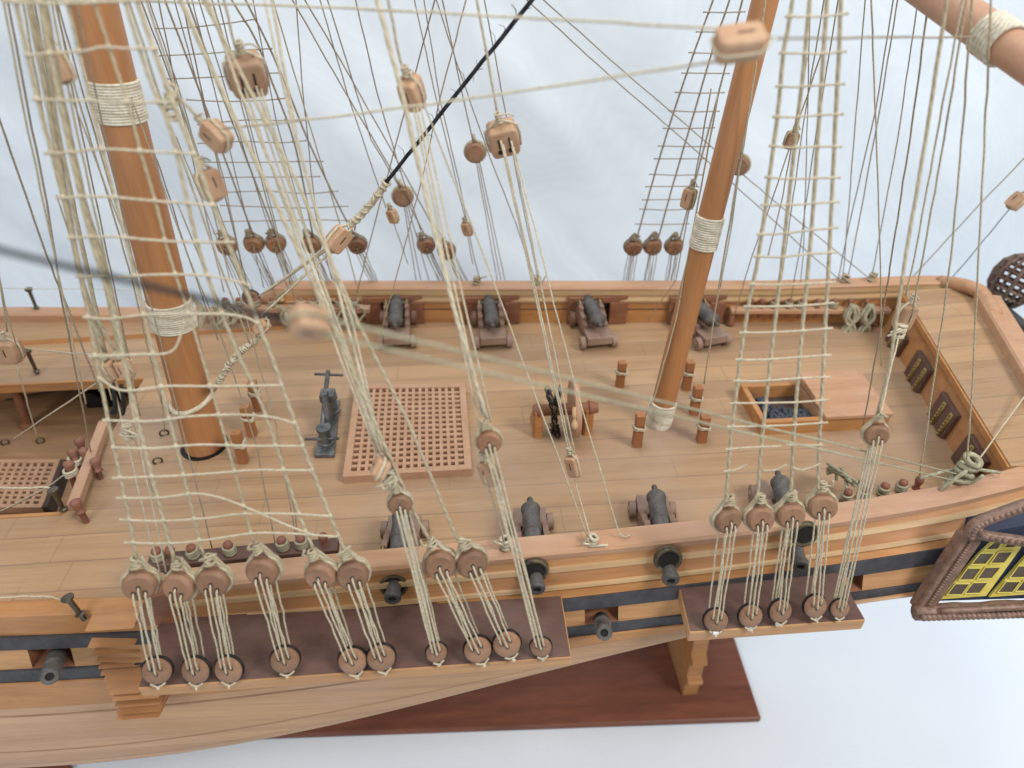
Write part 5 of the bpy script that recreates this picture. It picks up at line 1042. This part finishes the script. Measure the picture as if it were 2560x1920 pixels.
# thin lines behind and right of the main mast, mostly to the far side
for lab, px, y0, y1, r, m in (
    ('dark line from the top edge, ending under the black stay', [(889, 0), (943, 233), (1000, 425), (1052, 575)], 4.0, 4.3, .0048, 'rope_grey'),
    ('dark line from the top edge to the small block right of the tackles', [(1036, 0), (1091, 249), (1165, 555)], 4.0, 4.25, .0042, 'rope_grey'),
    ('dark line from the top edge to the small block on the far rail line', [(1060, 0), (1100, 249), (1149, 460), (1184, 640), (1200, 700)], 4.0, 4.4, .0042, 'rope_grey'),
    ('dark line from the top edge to the far cap rail beyond the second cannon', [(1091, 0), (1141, 155), (1223, 389), (1289, 556), (1335, 690)], 3.9, 4.4, .0042, 'rope_grey'),
    ('dark line down to the round block right of the tall orange block', [(1106, 0), (1157, 241), (1182, 352)], 4.0, 4.3, .0045, 'rope_grey'),
    ('dark line passing the square block down to the far rail', [(1211, 0), (1266, 292), (1300, 480), (1345, 695)], 3.9, 4.4, .0045, 'rope_grey'),
    ('tan line crossing behind the thick rope, leaning left', [(1165, 0), (1099, 249), (1060, 428), (1005, 640), (939, 880)], 3.3, 4.0, .0055, 'rope_tan'),
    ('dark line crossing the black stay, leaning left to the far rail', [(1087, 0), (1037, 187), (998, 330), (920, 622), (893, 730)], 3.6, 4.35, .0045, 'rope_grey'),
    ('dark far backstay to the sixth deadeye beyond the bulwark', [(731, 0), (860, 225), (982, 430), (1063, 590)], 4.2, 4.55, .0065, 'rope_grey'),
    ('dark far backstay to the last deadeye beyond the bulwark', [(762, 0), (850, 148), (982, 381), (1075, 552), (1116, 606)], 4.2, 4.55, .0065, 'rope_grey'),
    ('grey thin line right of the main mast, leftmost of the fine ones', [(396, 0), (440, 220), (520, 560), (560, 730)], 3.9, 4.3, .0045, 'rope_grey'),
    ('grey thin line right of the main mast, crossing the far net', [(455, 0), (505, 230), (560, 480), (640, 800), (700, 960)], 3.6, 3.9, .0045, 'rope_grey'),
    ('fine grey line right of the big block, crossing the far net', [(740, 0), (757, 230), (790, 540), (830, 700)], 4.0, 4.35, .0042, 'rope_grey'),
    ('fine grey line beyond the big block', [(640, 40), (690, 300), (760, 560), (800, 700)], 4.0, 4.4, .004, 'rope_grey'),
    ('dark line from the top edge to the round block near the stay lashing', [(850, 100), (928, 350), (1000, 470)], 4.1, 4.3, .0045, 'rope_grey'),
    ('fine tan line sloping to the round block near the stay lashing', [(800, 0), (870, 240), (965, 520)], 4.0, 4.3, .0042, 'rope_grey'),
    ('grey line behind the shrouds left of the main mast', [(136, 0), (190, 230), (290, 560), (330, 700), (390, 960), (405, 1010)], 3.2, 3.1, .006, 'rope_tan'),
    ('grey line close left of the main mast, going to the ring bolt', [(150, 30), (215, 260), (330, 650), (400, 960), (412, 1080)], 3.2, 3.1, .0055, 'rope_tan'),
    ('fine dark line in front of the main mast foot', [(300, 560), (380, 770), (470, 1130), (530, 1370)], 2.7, 2.2, .0035, 'rope_grey'),
    ('fine dark line falling right of the main mast to the near rail', [(384, 400), (470, 640), (560, 860), (640, 1110), (690, 1370)], 3.0, 2.15, .0035, 'rope_grey'),
    ('fine dark line ending at the near rail behind the fifth deadeye', [(560, 640), (600, 740), (690, 1060), (745, 1375)], 3.0, 2.15, .0035, 'rope_grey'),
    ('tan line from the top edge down to the tackle left of the mast foot', [(190, 420), (250, 640), (310, 850), (350, 1040)], 2.8, 2.9, .006, 'rope_tan'),
    ('fine tan line in the main shrouds ending at the near rail', [(260, 860), (330, 1080), (440, 1390)], 2.5, 2.1, .0038, 'rope_grey'),
    ('fine dark line right of the mast, first of the crowd beyond the shrouds', [(480, 0), (540, 240), (600, 480), (660, 720)], 3.9, 4.3, .004, 'rope_grey'),
    ('fine dark line behind the big block, second of the crowd', [(545, 0), (600, 220), (668, 480), (735, 740)], 3.8, 4.3, .004, 'rope_grey'),
    ('fine tan line passing close left of the big block', [(530, 0), (585, 190), (640, 400), (700, 620), (760, 820)], 3.2, 3.8, .0055, 'rope_tan'),
    ('fine dark line from the top edge beside the far net, passing the tilted block', [(372, 0), (440, 200), (520, 470), (575, 700)], 3.9, 4.3, .0042, 'rope_grey'),
    ('fine grey line passing right of the tilted block', [(436, 0), (510, 270), (560, 450), (600, 640), (612, 740)], 4.0, 4.35, .004, 'rope_grey'),
    ('tan line right of the far net, reaching the far pin rail', [(700, 60), (770, 300), (850, 560), (905, 760)], 3.9, 4.3, .0045, 'rope_tan'),
    ('fine grey line in the gap between mast and tackles', [(335, 250), (400, 420), (470, 640), (545, 850)], 3.4, 3.9, .0042, 'rope_grey'),
    ('fine dark line left of the mast, between the pendants', [(140, 0), (180, 220), (240, 500), (290, 740), (330, 930)], 3.1, 3.0, .0042, 'rope_grey'),
    ('fine tan line left of the mast beside the pendants', [(56, 0), (110, 300), (170, 560), (215, 760), (280, 1000)], 2.7, 2.6, .0045, 'rope_tan'),
    ('fine tan line at the left, outermost of the shroud crowd', [(8, 0), (60, 280), (120, 560), (170, 800), (215, 1010)], 2.6, 2.5, .0042, 'rope_tan'),
    ('fine dark line just inside the pendants at the left', [(85, 0), (140, 300), (215, 640), (265, 880)], 2.9, 2.8, .004, 'rope_grey'),
    ('fine tan line between pendants and mast, upper left', [(128, 0), (190, 320), (262, 640), (318, 900)], 2.6, 2.5, .0045, 'rope_tan'),
    ('fine grey line crossing the upper mast wrapping', [(190, 0), (245, 260), (330, 640), (405, 980)], 2.8, 2.7, .0038, 'rope_grey'),
    ('fine tan line right of the mast between two shrouds', [(322, 0), (400, 240), (470, 440), (545, 650), (625, 860)], 2.6, 2.4, .0045, 'rope_tan'),
    ('fine dark line right of the mast near the thick knot', [(352, 0), (420, 180), (505, 420), (590, 640), (650, 800)], 3.4, 3.8, .004, 'rope_grey'),
    ('fine tan line running beside the right-hand main shroud', [(366, 0), (455, 270), (540, 520), (610, 720)], 2.7, 2.6, .0042, 'rope_tan'),
    ('fine grey line under the long top line, left of the big block', [(500, 10), (575, 260), (650, 500), (722, 730)], 3.9, 4.3, .004, 'rope_grey'),
    ('fine line from the hidden top to the near pin rail, right part', [(590, 860), (690, 1100), (735, 1270), (748, 1370)], 2.5, 2.1, .0035, 'rope_grey')):
    RP(lab, px, y0, y1, r, m)
def round_block(u, v, y, lab, r=.06):
    c = Py(u, v, y); n = (CAM - c).normalized() + V((0, 0, -.3)); n.normalize(); root = thing('round_block', lab, 'pulley block', c, 'round blocks beyond the deck'); mb = MB(); disc(mb, c, n, r, .07); mb.build('shell', 'deadeye', root, smooth='auto')
    mb = MB(); x_, y_ = frame_of(n); mb.tube([c - n * .01 + (x_ * math.cos(t) + y_ * math.sin(t)) * r * 1.04 for t in np.linspace(0, 6.283, 20, endpoint=False)], .011, 6, closed=True); taper = c + V((0, 0, r)); mb.tube([taper, taper + V((-.01, 0, r * .8))], .012, 6); mb.build('strop', 'rope_tan', root, smooth=True)
    return c
for u, v, y, lab, ends in ((1188, 380, 4.3, 'round brown block left of the square block, against the white sheet', ((1243, 700), (1252, 700), (1262, 700))), (1007, 491, 4.3, 'round brown block just right of the stay lashing', ((1040, 700), (1052, 700), (1072, 700))), (1848, 412, 4.2, 'round dark block half behind the mizzen mast', ((1800, 700),))):
    c = round_block(u, v, y, lab)
    for k, e in enumerate(ends): rope('%s thin strand from the left under the %s' % (ORD[k], lab.split(' against')[0].split(' just')[0].replace(' left of the square block,', ' by the square block')), [c + V((.01 * k, 0, -.03)), Py(*e, y + .1)], .004, 'rope_grey', grp='lines below the round blocks', top=0)
for u, v, y, L_, lab, lo in ((982, 540, 4.2, .10, 'small orange block hanging below the stay lashing', (1020, 660)), (1168, 572, 4.25, .10, 'small orange block beyond the deck, right of the thick rope', (1182, 660))):
    c = Py(u, v, y); block(c, V((-.25, 0, 1)), L_, .065, .05, lab, 1, col='rope_tan'); rope('fine line under the ' + lab, [c - V((0, 0, .04)), Py(*lo, y)], .004, 'rope_grey', top=0)
for u, v, lab in ((1192, 700, 'pale loop in a ring on the far cap rail beyond the second cannon'), (1342, 700, 'dark loop in a ring on the far cap rail left of the third cannon'), (2108, 707, 'pale loop in a ring on the far aft cap rail'), (2178, 692, 'pale hitch in a ring on the far aft cap rail beside the stern')):
    p = Py(u, v + 6, far_out(Py(u, v, 4.35).x) - .05); p.z = capz(p.x) + .01; taper_knot(p + V((0, 0, .02)), V((.3, 0, 1)), .02, 4, 'rope_tan', lab); mb = MB(); mb.tube([p + V((.022 * math.cos(t), 0, .022 + .022 * math.sin(t))) for t in np.linspace(0, 6.283, 14, endpoint=False)], .005, 5, closed=True); tag(mb.build('eyebolt', 'nail', smooth=True, org=p), 'ring bolt under the ' + lab.replace(' in a ring', ''), 'eyebolt', 'rail ring bolts')
# lines on the right: mizzen rigging and stern
for lab, px, y0, y1, r, m in (
    ('thin line right of the mizzen net, falling to the far rail', [(2163, 0), (2135, 350), (2112, 640), (2106, 700)], 3.8, 4.3, .0045, 'rope_grey'),
    ('tan line with a small tie, right of the mizzen net', [(2178, 0), (2186, 218), (2194, 428), (2202, 700), (2203, 915)], 3.0, 3.2, .0055, 'rope_tan'),
    ('thin line leaning left to the far rail, left of a close pair', [(2233, 0), (2190, 272), (2120, 575), (2095, 700)], 3.8, 4.3, .0045, 'rope_grey'),
    ('thin line leaning left to the far rail, right of a close pair', [(2244, 0), (2200, 272), (2131, 640), (2118, 705)], 3.8, 4.3, .0045, 'rope_grey'),
    ('thin line to the far aft rail hitch', [(2295, 0), (2244, 350), (2202, 575), (2180, 690)], 3.7, 4.25, .0045, 'rope_grey'),
    ('black line falling to the skylight box side', [(2322, 0), (2275, 350), (2229, 640), (2201, 827), (2158, 1066)], 2.9, 2.9, .0048, 'rope_grey'),
    ('pale line ending at the near aft pin rail', [(2423, 97), (2400, 400), (2378, 640), (2338, 928), (2297, 1205)], 2.5, 2.3, .0058, 'rope_tan'),
    ('pale line falling to the knot on the near aft rail', [(2472, 128), (2458, 420), (2446, 640), (2431, 970), (2415, 1180)], 2.45, 2.25, .0058, 'rope_tan'),
    ('pale line from the stern to the near aft rail', [(2600, 940), (2540, 1020), (2435, 1165)], 2.9, 2.35, .005, 'rope'),
    ('grey line slanting up right behind the stern lantern', [(2600, 355), (2450, 510), (2330, 640), (2275, 700)], 4.2, 4.35, .0048, 'rope_grey'),
    ('bluish line from the small block to the far stern rail', [(2520, 527), (2427, 640), (2378, 697)], 4.2, 4.3, .0052, 'rope_black'),
    ('far line slanting from the black stay top to the aft rail, upper one', [(1359, 0), (1569, 187), (1710, 307), (1851, 431), (1972, 533), (2073, 614), (2172, 695)], 4.0, 4.35, .0045, 'rope_grey'),
    ('far line slanting from the black stay top to the aft rail, lower one', [(1317, 0), (1530, 194), (1710, 350), (1906, 525), (2019, 630), (2106, 705)], 4.0, 4.35, .0045, 'rope_grey'),
    ('tan line close behind the mizzen mast', [(1910, 0), (1878, 170), (1860, 330), (1830, 560), (1800, 720)], 3.35, 3.9, .006, 'rope_tan'),
    ('tan line left of the mizzen mast with a small block', [(1738, 440), (1716, 560), (1690, 700), (1620, 800)], 3.5, 4.2, .0055, 'rope_tan'),
    ('thin pale line along the mizzen mast to a bitt post', [(1905, 60), (1860, 360), (1800, 700), (1760, 960)], 3.1, 3.1, .005, 'rope_tan'),
    ('thin tan line left of the mizzen mast to the deck', [(1735, 560), (1690, 800), (1640, 980), (1610, 1050)], 3.2, 3.05, .005, 'rope_tan'),
    ('fine line inside the mizzen net', [(2060, 0), (2010, 300), (1965, 620), (1940, 760)], 3.6, 4.2, .0042, 'rope_grey'),
    ('fine dark line inside the mizzen net, leaning left', [(2092, 20), (2030, 400), (2000, 620), (1975, 760)], 3.5, 4.2, .0042, 'rope_grey'),
    ('fine line below the small block inside the mizzen net', [(1972, 375), (1930, 500), (1880, 640), (1835, 790)], 3.4, 4.1, .0042, 'rope_tan'),
    ('fine line from the mizzen net block to the deck', [(1978, 370), (1955, 500), (1920, 640)], 3.4, 3.9, .0042, 'rope_tan'),
    ('straight fine line behind the mizzen net', [(2024, 60), (2016, 400), (2008, 640), (2000, 720)], 3.7, 4.3, .0042, 'rope_grey')):
    RP(lab, px, y0, y1, r, m)
rope('thick tan mizzen backstay to the long thin deadeye tackle', [Py(2361, 43, 2.3), Py(2314, 350, 2.2), Py(2264, 640, 2.05), Py(2225, 912, 1.95), PZn(2192, 1042)], .0095, 'rope_tan')
c = Py(2262, 792, 2.5); block(c, V((.1, .05, 1)), .13, .075, .06, 'orange block in front of the stern bulkhead, on pale lines', 1)
RP('pale line from the top edge to the orange stern block, left of two', [(2395, 60), (2340, 350), (2287, 640), (2264, 740)], 2.5, 2.5, .0058); RP('pale line from the top edge to the orange stern block, right of two', [(2405, 70), (2360, 350), (2308, 640), (2279, 788)], 2.45, 2.45, .0058, 'rope_tan')
RP('pale line below the orange stern block to the thin deadeye tackle', [(2250, 828), (2225, 930), (2198, 1050)], 2.45, 2.0, .0055, top=0); taper_knot(Py(2252, 824, 2.45), V((0, 0, 1)), .018, 4, lab='pale knot under the orange stern block')
c = Py(1978, 350, 3.3); block(c, V((.15, 0, 1)), .085, .06, .05, 'small brown block inside the mizzen rope ladder', 1, m='deadeye', col='rope_tan'); c = Py(1722, 496, 3.3); block(c, V((.1, 0, 1)), .115, .065, .055, 'pale orange block just left of the mizzen mast', 1, col='rope_tan')
c = Py(2541, 503, 4.1); block(c, V((.55, 0, .8)), .12, .085, .07, 'pale block near the right edge on the bluish line', 1, col='rope_tan')
taper_knot(K + V((0, 0, .0)), V((.2, 0, 1)), .035, 7, 'rope_green', 'thick pale knot on the near aft cap rail where the braces end'); rope('loose rope lying along the near aft cap rail', [Pz(2300, 1196, .33), Pz(2360, 1178, .34), Pz(2420, 1170, .34), Pz(2475, 1178, .34), Pz(2500, 1182, .33)], .014, 'rope_green', top=0)
mb = MB()
for k in range(7): p = Pz(2075, 1195, .12); mb.tube(smooth_path([p + V((random.uniform(0, .1), random.uniform(-.05, .05), 0)), p + V((random.uniform(.0, .12), random.uniform(-.08, .08), random.uniform(0, .05))), Py(2140, 1215, near_in(2) + .08) + V((random.uniform(-.05, .05), 0, random.uniform(-.05, .05)))], 4), .009, 5)
tag(mb.build('rope_bundle', 'rope_green', smooth=True, org=Pz(2085, 1195, .1)), 'frayed greenish rope bundle lying by the near aft pin rail', 'rope ends')
mb = MB()
for k in range(5):
    p = Py(490, 770, far_in(-1.7) - .1); mb.tube(smooth_path([p + V((0, 0, .1)), p + V((random.uniform(-.06, -.02), -.03, -.02)), p + V((random.uniform(-.03, .03), -.05, -.13)), p + V((random.uniform(.03, .08), -.03, -.02)), p + V((0, 0, .1))], 5), .011, 6)
tag(mb.build('rope_coil', 'rope_green', smooth=True, org=p), 'pale rope coil hanging just right of the main mast beyond the deck', 'rope coil')
